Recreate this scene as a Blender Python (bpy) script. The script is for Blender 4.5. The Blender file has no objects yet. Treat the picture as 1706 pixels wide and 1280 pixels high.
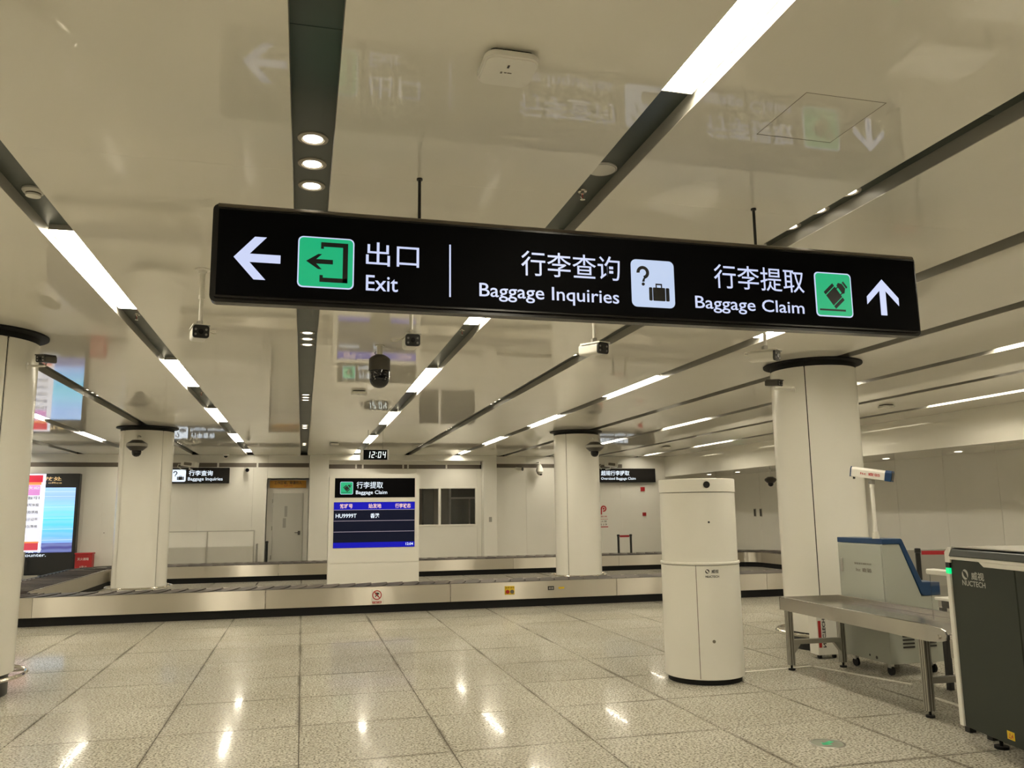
import bpy, bmesh, math, random
from mathutils import Vector, Matrix
random.seed(4)
PI = math.pi
scn = bpy.context.scene
COL = scn.collection

# ------------------------------------------------------------ camera
yaw, pitch, roll = 0.251438, 0.156604, -0.011670
fv = Vector((math.sin(yaw)*math.cos(pitch), math.cos(yaw)*math.cos(pitch), math.sin(pitch)))
rv = Vector((math.cos(yaw), -math.sin(yaw), 0)); uv = rv.cross(fv)
c_, s_ = math.cos(roll), math.sin(roll)
r2, u2 = rv*c_+uv*s_, -rv*s_+uv*c_
cd = bpy.data.cameras.new('camera'); cam = bpy.data.objects.new('camera', cd); COL.objects.link(cam)
cd.sensor_fit = 'HORIZONTAL'; cd.sensor_width = 36; cd.lens = 36*1352.93/1706
cd.clip_start = 0.05; cd.clip_end = 200
m3 = Matrix((r2, u2, -fv)).transposed()
cam.matrix_world = Matrix.Translation((0, 0, 1.6)) @ m3.to_4x4()
scn.camera = cam

# ------------------------------------------------------------ world, exposure
w = bpy.data.worlds.new('world'); scn.world = w; w.use_nodes = True
w.node_tree.nodes['Background'].inputs[0].default_value = (0.05, 0.045, 0.035, 1)
w.node_tree.nodes['Background'].inputs[1].default_value = 0.3
scn.view_settings.view_transform = 'Standard'; scn.view_settings.look = 'None'
scn.view_settings.exposure = 0.0; scn.view_settings.gamma = 1.0
scn.view_settings.use_curve_mapping = False
scn.cycles.diffuse_bounces = 10; scn.cycles.max_bounces = 14; scn.cycles.glossy_bounces = 5
PANEL_E = 40.0      # long LED ceiling panels
DOWN_E = 7.0      # round downlights
LIGHT_C = (1.0, 0.905, 0.72)

# ------------------------------------------------------------ materials
def mat(name, col, rough=0.5, metal=0.0, emit=None, es=1.0, alpha=1.0, spec=0.5, trans=0.0, coat=0.0, ior=1.5):
    m = bpy.data.materials.new(name); m.use_nodes = True
    b = m.node_tree.nodes['Principled BSDF']
    b.inputs['Base Color'].default_value = (*col, 1); b.inputs['Roughness'].default_value = rough
    b.inputs['Metallic'].default_value = metal; b.inputs['Specular IOR Level'].default_value = spec
    b.inputs['IOR'].default_value = ior
    b.inputs['Transmission Weight'].default_value = trans; b.inputs['Coat Weight'].default_value = coat
    b.inputs['Alpha'].default_value = alpha
    if emit:
        b.inputs['Emission Color'].default_value = (*emit, 1); b.inputs['Emission Strength'].default_value = es
    return m
def nodes(m): return m.node_tree.nodes, m.node_tree.links, m.node_tree.nodes['Principled BSDF']
def mottle(m, c1, c2, scale, detail=3, stretch=(1, 1, 1), rough=None, bump=0.0):
    n, l, b = nodes(m)
    g = n.new('ShaderNodeNewGeometry'); mp = n.new('ShaderNodeMapping'); mp.inputs['Scale'].default_value = stretch
    t = n.new('ShaderNodeTexNoise'); t.inputs['Scale'].default_value = scale; t.inputs['Detail'].default_value = detail
    r = n.new('ShaderNodeValToRGB'); r.color_ramp.elements[0].position = 0.35; r.color_ramp.elements[1].position = 0.65
    r.color_ramp.elements[0].color = (*c1, 1); r.color_ramp.elements[1].color = (*c2, 1)
    l.new(g.outputs['Position'], mp.inputs['Vector']); l.new(mp.outputs[0], t.inputs['Vector'])
    l.new(t.outputs['Fac'], r.inputs[0]); l.new(r.outputs[0], b.inputs['Base Color'])
    if rough:
        q = n.new('ShaderNodeMapRange'); q.inputs['To Min'].default_value = rough[0]; q.inputs['To Max'].default_value = rough[1]
        l.new(t.outputs['Fac'], q.inputs[0]); l.new(q.outputs[0], b.inputs['Roughness'])
    if bump:
        bp = n.new('ShaderNodeBump'); bp.inputs['Strength'].default_value = bump; bp.inputs['Distance'].default_value = 0.002
        l.new(t.outputs['Fac'], bp.inputs['Height']); l.new(bp.outputs[0], b.inputs['Normal'])
    return m
M = {}
M['ceil'] = mottle(mat('ceiling_panel_enamel', (.77, .75, .68), .05), (.755, .735, .665), (.785, .765, .695), .7, rough=(.028, .045))
M['trough'] = mottle(mat('trough_grey', (.06, .07, .06), .35), (.055, .068, .058), (.068, .08, .07), 3)
M['troughside'] = mat('trough_side_enamel', (.34, .33, .29), .4)
M['wall'] = mottle(mat('wall_enamel', (.78, .765, .71), .3), (.765, .75, .695), (.795, .78, .725), .8, rough=(.26, .34))
M['gap'] = mat('joint_backing_black', (.03, .028, .025), .8)  # plain black for cores and backings behind the joints
M['grout'] = mat('floor_grout', (.11, .095, .075), .9)
M['col'] = mottle(mat('column_enamel', (.78, .765, .705), .22), (.77, .755, .695), (.79, .775, .715), .9)
M['black'] = mat('black_paint', (.012, .013, .013), .35)
M['blackgloss'] = mat('black_gloss', (.010, .010, .011), .12)
M['blackmatte'] = mat('black_rubber', (.008, .008, .008), .6, spec=.25)
M['steel'] = mat('polished_steel', (.62, .59, .53), .16, 1.0)
M['alu'] = mat('aluminium', (.50, .49, .45), .32, 1.0)
M['aludark'] = mat('aluminium_groove', (.10, .095, .085), .5, .6)
M['white'] = mat('white_enamel', (.80, .785, .73), .3)
M['whiteplastic'] = mat('white_plastic', (.76, .745, .69), .4)
M['greyplastic'] = mat('grey_plastic', (.33, .32, .29), .4)
M['kiosk'] = mat('kiosk_enamel', (.78, .765, .70), .28)
M['tape'] = mottle(mat('white_tape', (.75, .73, .66), .6), (.62, .60, .53), (.82, .80, .73), 40)
M['red'] = mat('red_plastic', (.42, .015, .02), .4)
M['redfabric'] = mat('red_belt', (.40, .01, .02), .6)
M['blue'] = mat('blue_enamel', (.008, .045, .13), .35)
M['cabgrey'] = mat('cabinet_grey_green', (.40, .42, .37), .38)
M['xray'] = mat('scanner_dark_grey_green', (.030, .037, .029), .45, spec=.35)
M['xraydark'] = mat('scanner_hood_dark', (.018, .024, .020), .35)
M['yellow'] = mat('yellow_label', (.75, .52, .02), .5)
M['orange'] = mat('orange_sign', (.62, .30, .03), .5)
M['glass'] = mat('clear_glass', (1, 1, 1), .02, trans=1.0, ior=1.45)
M['frost'] = mat('frosted_acrylic', (.93, .92, .87), .3, trans=.1)
M['acrylic'] = mat('grey_acrylic', (.36, .35, .32), .2)
M['ink'] = mat('dark_ink', (.03, .028, .03), .5)
M['inkgrey'] = mat('grey_ink', (.16, .14, .11), .5)
M['redink'] = mat('red_ink', (.45, .02, .02), .5)
M['logogrey'] = mat('logo_pale_grey', (.50, .51, .47), .4)
M['grille'] = mat('grille_brown', (.17, .145, .12), .45, .3)
M['doorgrey'] = mat('door_grey', (.52, .51, .46), .38)
M['gold'] = mat('gold_letters', (.6, .42, .18), .4, emit=(.65, .47, .22), es=.7)
M['bronze'] = mat('camera_bronze', (.055, .05, .042), .35)
M['lens'] = mat('lens_black', (.004, .004, .006), .05)
M['irled'] = mat('infrared_led', (.28, .27, .25), .3)
M['cable'] = mat('white_cable', (.68, .66, .58), .5)
M['cableblack'] = mat('black_cable', (.015, .016, .02), .5)
M['panel'] = mat('led_panel_diffuser', (.9, .9, .85), .5, emit=LIGHT_C, es=PANEL_E)
M['lamp'] = mat('downlight_lamp', (.9, .9, .85), .5, emit=LIGHT_C, es=DOWN_E)
M['reflector'] = mat('downlight_reflector', (.85, .83, .78), .25, .6)
M['ringw'] = mat('downlight_ring', (.42, .38, .32), .35)
M['signface'] = mat('sign_face_black', (.004, .004, .0045), .5, spec=.02)
M['signbody'] = mat('sign_case_black', (.010, .009, .009), .22, spec=.35)
M['glow'] = mat('sign_glow_white', (.1, .1, .1), .4, emit=(.60, .67, .95), es=.95)
M['glowhot'] = mat('screen_glow_white', (.1, .1, .1), .4, emit=(.80, .90, 1.0), es=1.1)
M['glowpale'] = mat('sign_glow_pale_blue', (.1, .1, .1), .4, emit=(.50, .62, .86), es=.95)
M['glowgreen'] = mat('sign_glow_green', (.01, .1, .04), .4, emit=(.003, .40, .18), es=1.0)
M['signblack'] = mat('icon_black', (.004, .004, .004), .4)
M['scrblue'] = mat('screen_blue', (.004, .004, .03), .45, spec=.08, emit=(.008, .008, .42), es=1.0)
M['scrdark'] = mat('screen_dark', (.004, .005, .01), .45, spec=.08, emit=(.010, .012, .030), es=.5)
M['scrline'] = mat('screen_line', (.1, .1, .1), .3, emit=(.42, .34, .42), es=1.0)
M['scrhead'] = mat('screen_heading', (.1, .1, .1), .3, emit=(.95, .62, .50), es=1.0)
M['clockled'] = mat('clock_led', (.1, .1, .1), .3, emit=(.85, .95, .9), es=1.3)
M['greenled'] = mat('scanner_green_light', (.0, .1, .04), .3, emit=(.0, .75, .22), es=1.2)
M['floorsign'] = mat('floor_sign_glass', (.28, .30, .25), .15)
M['floorgreen'] = mat('floor_sign_green', (.03, .45, .2), .3, emit=(.05, .5, .22), es=.12)
M['roomdim'] = mat('office_wall', (.55, .52, .44), .5)
M['dimgreen'] = mat('office_dark_panel', (.07, .075, .06), .4)

# brushed stainless cladding of the carousel
m = M['brushed'] = mat('brushed_stainless', (.66, .62, .54), .42, 1.0)
n, l, b = nodes(m)
g = n.new('ShaderNodeNewGeometry'); mp = n.new('ShaderNodeMapping'); mp.inputs['Scale'].default_value = (1.0, 1.0, .05)
t = n.new('ShaderNodeTexNoise'); t.inputs['Scale'].default_value = 1.7; t.inputs['Detail'].default_value = 1.5
bp = n.new('ShaderNodeBump'); bp.inputs['Strength'].default_value = .5; bp.inputs['Distance'].default_value = .04
l.new(g.outputs['Position'], mp.inputs['Vector']); l.new(mp.outputs[0], t.inputs['Vector']); l.new(t.outputs['Fac'], bp.inputs['Height'])
l.new(bp.outputs[0], b.inputs['Normal'])
tn = n.new('ShaderNodeTangent'); tn.direction_type = 'RADIAL'; tn.axis = 'Z'; l.new(tn.outputs[0], b.inputs['Tangent'])
b.inputs['Anisotropic'].default_value = .97; b.inputs['Anisotropic Rotation'].default_value = .25
m = M['tablesteel'] = mat('table_stainless', (.56, .54, .50), .20, 1.0)
M['deck'] = mottle(mat('deck_rubber', (.075, .065, .058), .5, spec=.2), (.062, .054, .049), (.10, .084, .073), 3, rough=(.5, .62))
n, l, b = nodes(M['deck']); oi = n.new('ShaderNodeObjectInfo'); mr = n.new('ShaderNodeMapRange'); mr.inputs['To Min'].default_value = .65; mr.inputs['To Max'].default_value = 1.55
src = b.inputs['Base Color'].links[0].from_socket; mx = n.new('ShaderNodeMix'); mx.data_type = 'RGBA'; mx.blend_type = 'MULTIPLY'; mx.inputs['Factor'].default_value = 1
l.new(oi.outputs['Random'], mr.inputs[0]); l.new(src, mx.inputs[6]); l.new(mr.outputs[0], mx.inputs[7]); l.new(mx.outputs[2], b.inputs['Base Color'])
m = M['belt'] = mat('conveyor_belt', (.10, .10, .10), .3)

# speckled granite
m = M['granite'] = mat('granite', (.4, .38, .32), .05, spec=.04)
n, l, b = nodes(m)
g = n.new('ShaderNodeNewGeometry')
t1 = n.new('ShaderNodeTexNoise'); t1.inputs['Scale'].default_value = 62; t1.inputs['Detail'].default_value = 2; t1.inputs['Roughness'].default_value = .55
t2 = n.new('ShaderNodeTexNoise'); t2.inputs['Scale'].default_value = 1.1; t2.inputs['Detail'].default_value = 3
t3 = n.new('ShaderNodeTexVoronoi'); t3.inputs['Scale'].default_value = 60
r1 = n.new('ShaderNodeValToRGB'); e = r1.color_ramp.elements
e[0].position = .37; e[0].color = (.12, .108, .082, 1); e[1].position = .57; e[1].color = (.62, .59, .50, 1)
x = e.new(.46); x.color = (.37, .345, .275, 1)
mx = n.new('ShaderNodeMix'); mx.data_type = 'RGBA'; mx.blend_type = 'MULTIPLY'; mx.inputs['Factor'].default_value = 1
r3 = n.new('ShaderNodeValToRGB'); r3.color_ramp.elements[0].position = .3; r3.color_ramp.elements[1].position = .7
r3.color_ramp.elements[0].color = (.88, .87, .84, 1); r3.color_ramp.elements[1].color = (1, 1, 1, 1)
oi = n.new('ShaderNodeObjectInfo'); mr = n.new('ShaderNodeMapRange'); mr.inputs['To Min'].default_value = .93; mr.inputs['To Max'].default_value = 1.03
mx2 = n.new('ShaderNodeMix'); mx2.data_type = 'RGBA'; mx2.blend_type = 'MULTIPLY'; mx2.inputs['Factor'].default_value = 1
mxv = n.new('ShaderNodeMix'); mxv.data_type = 'RGBA'; mxv.inputs['Factor'].default_value = .18
l.new(g.outputs['Position'], t1.inputs['Vector']); l.new(g.outputs['Position'], t2.inputs['Vector']); l.new(g.outputs['Position'], t3.inputs['Vector'])
l.new(t1.outputs['Fac'], r1.inputs[0]); l.new(t2.outputs['Fac'], r3.inputs[0])
l.new(r1.outputs[0], mxv.inputs[6]); l.new(t3.outputs['Color'], mxv.inputs[7])
bw = n.new('ShaderNodeRGBToBW'); l.new(t3.outputs['Color'], bw.inputs[0]); l.new(bw.outputs[0], mxv.inputs[7])
l.new(mxv.outputs[2], mx.inputs[6]); l.new(r3.outputs[0], mx.inputs[7])
l.new(oi.outputs['Random'], mr.inputs[0]); l.new(mx.outputs[2], mx2.inputs[6]); l.new(mr.outputs[0], mx2.inputs[7])
# grime gathered in patches along the joints
sx_ = n.new('ShaderNodeSeparateXYZ'); l.new(g.outputs['Position'], sx_.inputs[0])
tg_ = n.new('ShaderNodeTexNoise'); tg_.inputs['Scale'].default_value = .9; tg_.inputs['Detail'].default_value = 4; l.new(g.outputs['Position'], tg_.inputs['Vector'])
def mth(op, a, b2=None, c=None):
    k = n.new('ShaderNodeMath'); k.operation = op
    for i, v in enumerate((a, b2, c)):
        if v is None: continue
        if isinstance(v, (int, float)): k.inputs[i].default_value = v
        else: l.new(v, k.inputs[i])
    return k.outputs[0]
dx_ = mth('PINGPONG', mth('SUBTRACT', sx_.outputs['X'], .02), .505); dy_ = mth('PINGPONG', mth('SUBTRACT', sx_.outputs['Y'], 5.75), .505)
def edge(d, w_): return mth('MAXIMUM', mth('SUBTRACT', 1.0, mth('DIVIDE', d, w_)), 0.0)
gm = mth('MULTIPLY', mth('MAXIMUM', edge(dx_, .030), mth('MULTIPLY', edge(dy_, .030), .95)), mth('MULTIPLY', mth('MAXIMUM', mth('SUBTRACT', tg_.outputs['Fac'], .40), 0.0), 6.0))
gm = mth('MULTIPLY', mth('MINIMUM', gm, 1.0), .62)
mg = n.new('ShaderNodeMix'); mg.data_type = 'RGBA'; l.new(gm, mg.inputs[0]); l.new(mx2.outputs[2], mg.inputs[6]); mg.inputs[7].default_value = (.10, .085, .065, 1)
l.new(mg.outputs[2], b.inputs['Base Color'])
q = n.new('ShaderNodeMapRange'); q.inputs['From Min'].default_value = .4; q.inputs['From Max'].default_value = .62; q.inputs['To Min'].default_value = .22; q.inputs['To Max'].default_value = .012
l.new(t1.outputs['Fac'], q.inputs[0]); l.new(q.outputs[0], b.inputs['Roughness'])

# LED wall content: blue-cyan picture with thin bright seams
m = M['ledpic'] = mat('led_picture', (.02, .02, .03), .3)
n, l, b = nodes(m)
g = n.new('ShaderNodeNewGeometry'); sp = n.new('ShaderNodeSeparateXYZ'); l.new(g.outputs['Position'], sp.inputs[0])
mr = n.new('ShaderNodeMapRange'); mr.inputs['From Min'].default_value = .66; mr.inputs['From Max'].default_value = 2.42
l.new(sp.outputs['Z'], mr.inputs[0])
r1 = n.new('ShaderNodeValToRGB'); e = r1.color_ramp.elements
e[0].position = 0; e[0].color = (.05, .055, .24, 1); e[1].position = 1; e[1].color = (.36, .60, .95, 1)
for p, c in ((.14, (.07, .06, .25)), (.15, (.22, .42, .92)), (.3, (.12, .52, .92)), (.5, (.10, .66, .86)), (.68, (.25, .68, .95)), (.85, (.30, .52, .93))):
    x = e.new(p); x.color = (*c, 1)
l.new(mr.outputs[0], r1.inputs[0])
wv = n.new('ShaderNodeTexWave'); wv.wave_type = 'BANDS'; wv.bands_direction = 'Z'; wv.inputs['Scale'].default_value = 2.0; wv.inputs['Distortion'].default_value = 2.5; wv.inputs['Detail'].default_value = 1
l.new(g.outputs['Position'], wv.inputs['Vector'])
mw = n.new('ShaderNodeMix'); mw.data_type = 'RGBA'; mw.blend_type = 'MIX'
mm = n.new('ShaderNodeMath'); mm.operation = 'MULTIPLY'; mm.inputs[1].default_value = .22; l.new(wv.outputs['Fac'], mm.inputs[0])
l.new(mm.outputs[0], mw.inputs[0]); l.new(r1.outputs[0], mw.inputs[6]); mw.inputs[7].default_value = (.45, .62, .98, 1)
l.new(mw.outputs[2], b.inputs['Emission Color']); b.inputs['Emission Strength'].default_value = 1.3

# ------------------------------------------------------------ mesh helpers
class MB:
    def __init__(s): s.v = []; s.f = []
    def add(s, vs, fs):
        o = len(s.v); s.v += [tuple(v) for v in vs]; s.f += [tuple(i+o for i in f) for f in fs]; return s
    def box(s, x0, x1, y0, y1, z0, z1):
        return s.add([(x0,y0,z0),(x1,y0,z0),(x1,y1,z0),(x0,y1,z0),(x0,y0,z1),(x1,y0,z1),(x1,y1,z1),(x0,y1,z1)],
                     [(0,3,2,1),(4,5,6,7),(0,1,5,4),(1,2,6,5),(2,3,7,6),(3,0,4,7)])
    def prism(s, poly, fn0, fn1):
        n = len(poly); vs = [fn0(*p) for p in poly]+[fn1(*p) for p in poly]
        return s.add(vs, [tuple(range(n-1, -1, -1)), tuple(range(n, 2*n))]+[(i, (i+1) % n, n+(i+1) % n, n+i) for i in range(n)])
    def prism_y(s, poly, y0, y1):   # poly in (x,z)
        return s.prism(poly, lambda a, b: (a, y0, b), lambda a, b: (a, y1, b))
    def prism_x(s, poly, x0, x1):   # poly in (y,z)
        return s.prism(poly, lambda a, b: (x0, a, b), lambda a, b: (x1, a, b))
    def prism_z(s, poly, z0, z1):
        return s.prism(poly, lambda a, b: (a, b, z0), lambda a, b: (a, b, z1))
    def lathe(s, prof, c=(0, 0), seg=32, a0=0, a1=2*PI, caps=True):
        full = abs(a1-a0-2*PI) < 1e-6; k = seg if full else seg+1; vs = []; fs = []
        for i in range(k):
            a = a0+(a1-a0)*i/seg; ca, sa = math.cos(a), math.sin(a)
            for r, z in prof: vs.append((c[0]+r*ca, c[1]+r*sa, z))
        n = len(prof)
        for i in range(seg):
            j = (i+1) % k
            for q in range(n-1): fs.append((i*n+q, j*n+q, j*n+q+1, i*n+q+1))
        if full and caps:
            if prof[0][0] > 1e-6: fs.append(tuple(i*n for i in range(k-1, -1, -1)))
            if prof[-1][0] > 1e-6: fs.append(tuple(i*n+n-1 for i in range(k)))
        return s.add(vs, fs)
    def cyl(s, c, r, z0, z1, seg=24, rt=None): return s.lathe([(r, z0), (rt if rt is not None else r, z1)], c, seg)
    def tube(s, pts, r, seg=8, closed=False):
        pts = [Vector(p) for p in pts]; n = len(pts); vs = []; fs = []
        for i, p in enumerate(pts):
            if closed: d = pts[(i+1) % n]-pts[i-1]
            else: d = pts[min(i+1, n-1)]-pts[max(i-1, 0)]
            d.normalize(); up = Vector((0, 0, 1)) if abs(d.z) < .9 else Vector((1, 0, 0))
            a = d.cross(up).normalized(); b = d.cross(a)
            for k in range(seg): t = 2*PI*k/seg; vs.append(p+a*r*math.cos(t)+b*r*math.sin(t))
        for i in range(n if closed else n-1):
            j = (i+1) % n
            for k in range(seg): q = (k+1) % seg; fs.append((i*seg+k, j*seg+k, j*seg+q, i*seg+q))
        if not closed: fs.append(tuple(range(seg-1, -1, -1))); fs.append(tuple((n-1)*seg+k for k in range(seg)))
        return s.add(vs, fs)
    def cyl_dir(s, p0, p1, r, seg=16, rt=None):
        p0, p1 = Vector(p0), Vector(p1); d = (p1-p0).normalized(); up = Vector((0, 0, 1)) if abs(d.z) < .9 else Vector((1, 0, 0))
        a = d.cross(up).normalized(); b = d.cross(a); vs = []
        for p, rr in ((p0, r), (p1, rt if rt is not None else r)):
            for k in range(seg): t = 2*PI*k/seg; vs.append(p+a*rr*math.cos(t)+b*rr*math.sin(t))
        return s.add(vs, [tuple(range(seg-1, -1, -1)), tuple(range(seg, 2*seg))]+[(k, (k+1) % seg, seg+(k+1) % seg, seg+k) for k in range(seg)])
    def xf(s, mtx):
        s.v = [tuple(mtx @ Vector(v)) for v in s.v]; return s
def rrect(x0, x1, z0, z1, r, n=5):
    pts = []
    for cx, cz, a in ((x1-r, z1-r, 0), (x0+r, z1-r, PI/2), (x0+r, z0+r, PI), (x1-r, z0+r, 1.5*PI)):
        for i in range(n+1): t = a+PI/2*i/n; pts.append((cx+r*math.cos(t), cz+r*math.sin(t)))
    return pts
def circ(cx, cz, r, n=24): return [(cx+r*math.cos(2*PI*i/n), cz+r*math.sin(2*PI*i/n)) for i in range(n)]
def ring_poly_y(mb, cx, cz, r0, r1, y0, y1, n=32, a0=0, a1=2*PI):
    full = a1-a0 > 6.28
    for i in range(n):
        t, u = a0+(a1-a0)*i/n, a0+(a1-a0)*(i+1)/n
        q = [(cx+r0*math.cos(t), cz+r0*math.sin(t)), (cx+r1*math.cos(t), cz+r1*math.sin(t)), (cx+r1*math.cos(u), cz+r1*math.sin(u)), (cx+r0*math.cos(u), cz+r0*math.sin(u))]
        mb.prism_y(q, y0, y1)
    return mb

WM = {}
def place(o, loc, rz):
    o.location = loc; o.rotation_euler = (0, 0, rz)
    WM[o.name] = Matrix.Translation(loc) @ Matrix.Rotation(rz, 4, 'Z')
def tag(o, label, cat, group=None):
    o['label'] = label; o['category'] = cat
    if group: o['group'] = group
    return o
def thing(name, label, cat, loc=(0, 0, 0), rz=0, group=None):
    o = bpy.data.objects.new(name, None); COL.objects.link(o); o.empty_display_size = .1
    place(o, loc, rz); return tag(o, label, cat, group)
def build(name, mb, m, parent=None, world=False, bevel=0, smooth=False, label=None, kind=None, seg=1):
    me = bpy.data.meshes.new(name)
    vs = mb.v
    if parent is not None and world:
        inv = WM[parent.name].inverted(); vs = [tuple(inv @ Vector(v)) for v in vs]
    me.from_pydata(vs, [], mb.f)
    bm = bmesh.new(); bm.from_mesh(me)
    bmesh.ops.recalc_face_normals(bm, faces=bm.faces)
    if bevel: bmesh.ops.bevel(bm, geom=[e for e in bm.edges if len(e.link_faces) == 2 and e.calc_face_angle(0) > .5], offset=bevel, segments=seg, affect='EDGES', clamp_overlap=True)
    bm.to_mesh(me); bm.free()
    if smooth:
        for p in me.polygons: p.use_smooth = True
        me.set_sharp_from_angle(angle=math.radians(38))
    if m is not None: me.materials.append(M[m] if isinstance(m, str) else m)
    o = bpy.data.objects.new(name, me); COL.objects.link(o)
    if parent is not None: o.parent = parent; WM[o.name] = WM[parent.name]
    else: WM[o.name] = Matrix.Identity(4)
    if label: o['label'] = label
    if kind: o['kind'] = kind
    return o
def struct(name, mb, m, **k): return build(name, mb, m, kind='structure', **k)
def dup(root, loc, rz=None, label=None, group=None):
    r = root.copy(); COL.objects.link(r); place(r, loc, root.rotation_euler[2] if rz is None else rz)
    if label: r['label'] = label
    if group: r['group'] = group
    for ch in list(root.children):
        c = ch.copy(); COL.objects.link(c); c.parent = r; WM[c.name] = WM[r.name]
        for g2 in list(ch.children):
            d = g2.copy(); COL.objects.link(d); d.parent = c; WM[d.name] = WM[r.name]
    return r
def text_mb(body, fn, u0, u1, v0, v1, bold=0.0, th=.0015, sx=1.0):
    """lettering fitted to the box u0..u1, v0..v1; fn(u,v,d) -> point, d = depth towards the reader"""
    c = bpy.data.curves.new('t', 'FONT'); c.body = body; c.offset = bold; c.resolution_u = 3; c.space_character = sx
    o = bpy.data.objects.new('t', c); COL.objects.link(o)
    bpy.context.view_layer.update()
    me = bpy.data.meshes.new_from_object(o.evaluated_get(bpy.context.evaluated_depsgraph_get()))
    xs = [v.co.x for v in me.vertices]; ys = [v.co.y for v in me.vertices]
    a0, a1, b0, b1 = min(xs), max(xs), min(ys), max(ys)
    mb = MB(); mb.add([fn(u0+(v.co.x-a0)/(a1-a0)*(u1-u0), v0+(v.co.y-b0)/(b1-b0)*(v1-v0), th) for v in me.vertices],
                      [tuple(p.vertices) for p in me.polygons])
    bpy.data.objects.remove(o); bpy.data.curves.remove(c); bpy.data.meshes.remove(me)
    return mb
def text_y(body, x0, x1, z0, z1, y, m, parent, bold=0.0, name='lettering', world=True, sx=1.0):
    mb = text_mb(body, lambda u, v, d: (u, y-d, v), x0, x1, z0, z1, bold, sx=sx)
    return build(name, mb, m, parent, world=world)

# ------------------------------------------------------------ room shell
H = 3.36; TOP = 3.44; PITCH = 1.525; SW = .098
X0, X1, XF = -12.0, 13.6, 11.72
Y0, Y1 = -5.0, 25.2
NEARX = (-12, 13.6)

fl = struct('floor', MB().box(X0, X1, Y0, Y1+.35, -.12, -.006), 'grout')
T = 1.01; GX = .02; GY = 5.75
tile_me = None; rest = MB()
gap = .0032
def tile_mesh():
    return MB().box(-T/2+gap, T/2-gap, -T/2+gap, T/2-gap, -.02, 0)
ix0, ix1 = int((X0-GX)//T), int((X1-GX)//T)
iy0, iy1 = int((Y0-GY)//T), int((Y1+.35-GY)//T)
for ix in range(ix0, ix1+1):
    for iy in range(iy0, iy1+1):
        xa, xb = max(X0, GX+ix*T), min(X1, GX+(ix+1)*T); ya, yb = max(Y0, GY+iy*T), min(Y1+.35, GY+(iy+1)*T)
        if xb-xa < .05 or yb-ya < .05: continue
        cx, cy = GX+(ix+.5)*T, GY+(iy+.5)*T
        az = math.degrees(math.atan2(cx, cy))
        near = 3.7 < cy < 14.2 and -24 < az < 52 and xa > X0 and xb < X1-.01 and cx < 9.5
        if near:
            if tile_me is None:
                o = build('tile', tile_mesh(), 'granite', fl, bevel=.0015); tile_me = o.data; o.location = (cx, cy, 0)
            else:
                o = bpy.data.objects.new('tile', tile_me); COL.objects.link(o); o.parent = fl; o.location = (cx, cy, 0)
        else:
            rest.box(xa+gap, xb-gap, ya+gap, yb-gap, -.02, 0)
build('floor_tiles', rest, 'granite', fl, kind='stuff')

# ceiling: metal panels between recessed troughs
ce = struct('ceiling', MB().box(X0-.1, XF+.1, Y0, Y1+.2, 3.60, 3.70), 'gap')
KS = list(range(-7, 8))
edges = [X0]+[v for k in KS for v in (k*PITCH-SW, k*PITCH+SW)]+[XF]
ysegs = [Y0, -.35, 4.13, 8.61, 13.09, 17.57, 22.05, Y1-.0]
for i in range(0, len(edges), 2):
    a, b_ = edges[i], edges[i+1]
    if b_-a < .05: continue
    for j in range(len(ysegs)-1):
        build('ceiling_panel', MB().box(a, b_, ysegs[j]+.0005, ysegs[j+1]-.0005, H, H+.004), 'ceil', ce)
for k in KS:
    cx = k*PITCH
    for s in (-1, 1):
        build('trough_side', MB().box(cx+s*SW, cx+s*(SW+.004), Y0, Y1, H+.0042, TOP+.005), 'troughside', ce)
    yy = [Y0, -.1, 2.94, 5.98, 9.02, 12.06, 15.1, 18.14, 21.18, Y1]
    for j in range(len(yy)-1):
        build('trough_cover', MB().box(cx-SW, cx+SW, yy[j]+.002, yy[j+1]-.002, TOP, TOP+.01), 'trough', ce)
# access hatch in a ceiling panel (fine joint round a square lid)
hb = MB()
for a in ((2.04, 2.042, 2.82, 3.22), (2.438, 2.44, 2.82, 3.22), (2.04, 2.44, 2.82, 2.822), (2.04, 2.44, 3.2165, 3.22)):
    hb.box(a[0], a[1], a[2], a[3], H-.0012, H+.001)
build('access_hatch_joint', hb, 'inkgrey', ce)

# fascia and lower soffit along the right-hand side
struct('trim_1', MB().box(XF, XF+.15, Y0, Y1+.2, 2.71, 3.60), 'ceil')['label'] = 'white fascia stepping the ceiling down on the right'
so = struct('trim_2', MB().box(XF+.151, X1+.2, Y0, Y1+.2, 2.75, 2.85), 'gap')
yy = [Y0]+[-3+2.4*i for i in range(12)]+[Y1]
for j in range(len(yy)-1):
    build('soffit_panel', MB().box(XF+.151, 12.95, yy[j]+.003, yy[j+1]-.003, 2.715, 2.735), 'ceil', so)
    build('soffit_panel', MB().box(12.96, X1, yy[j]+.003, yy[j+1]-.003, 2.715, 2.735), 'ceil', so)

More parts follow.
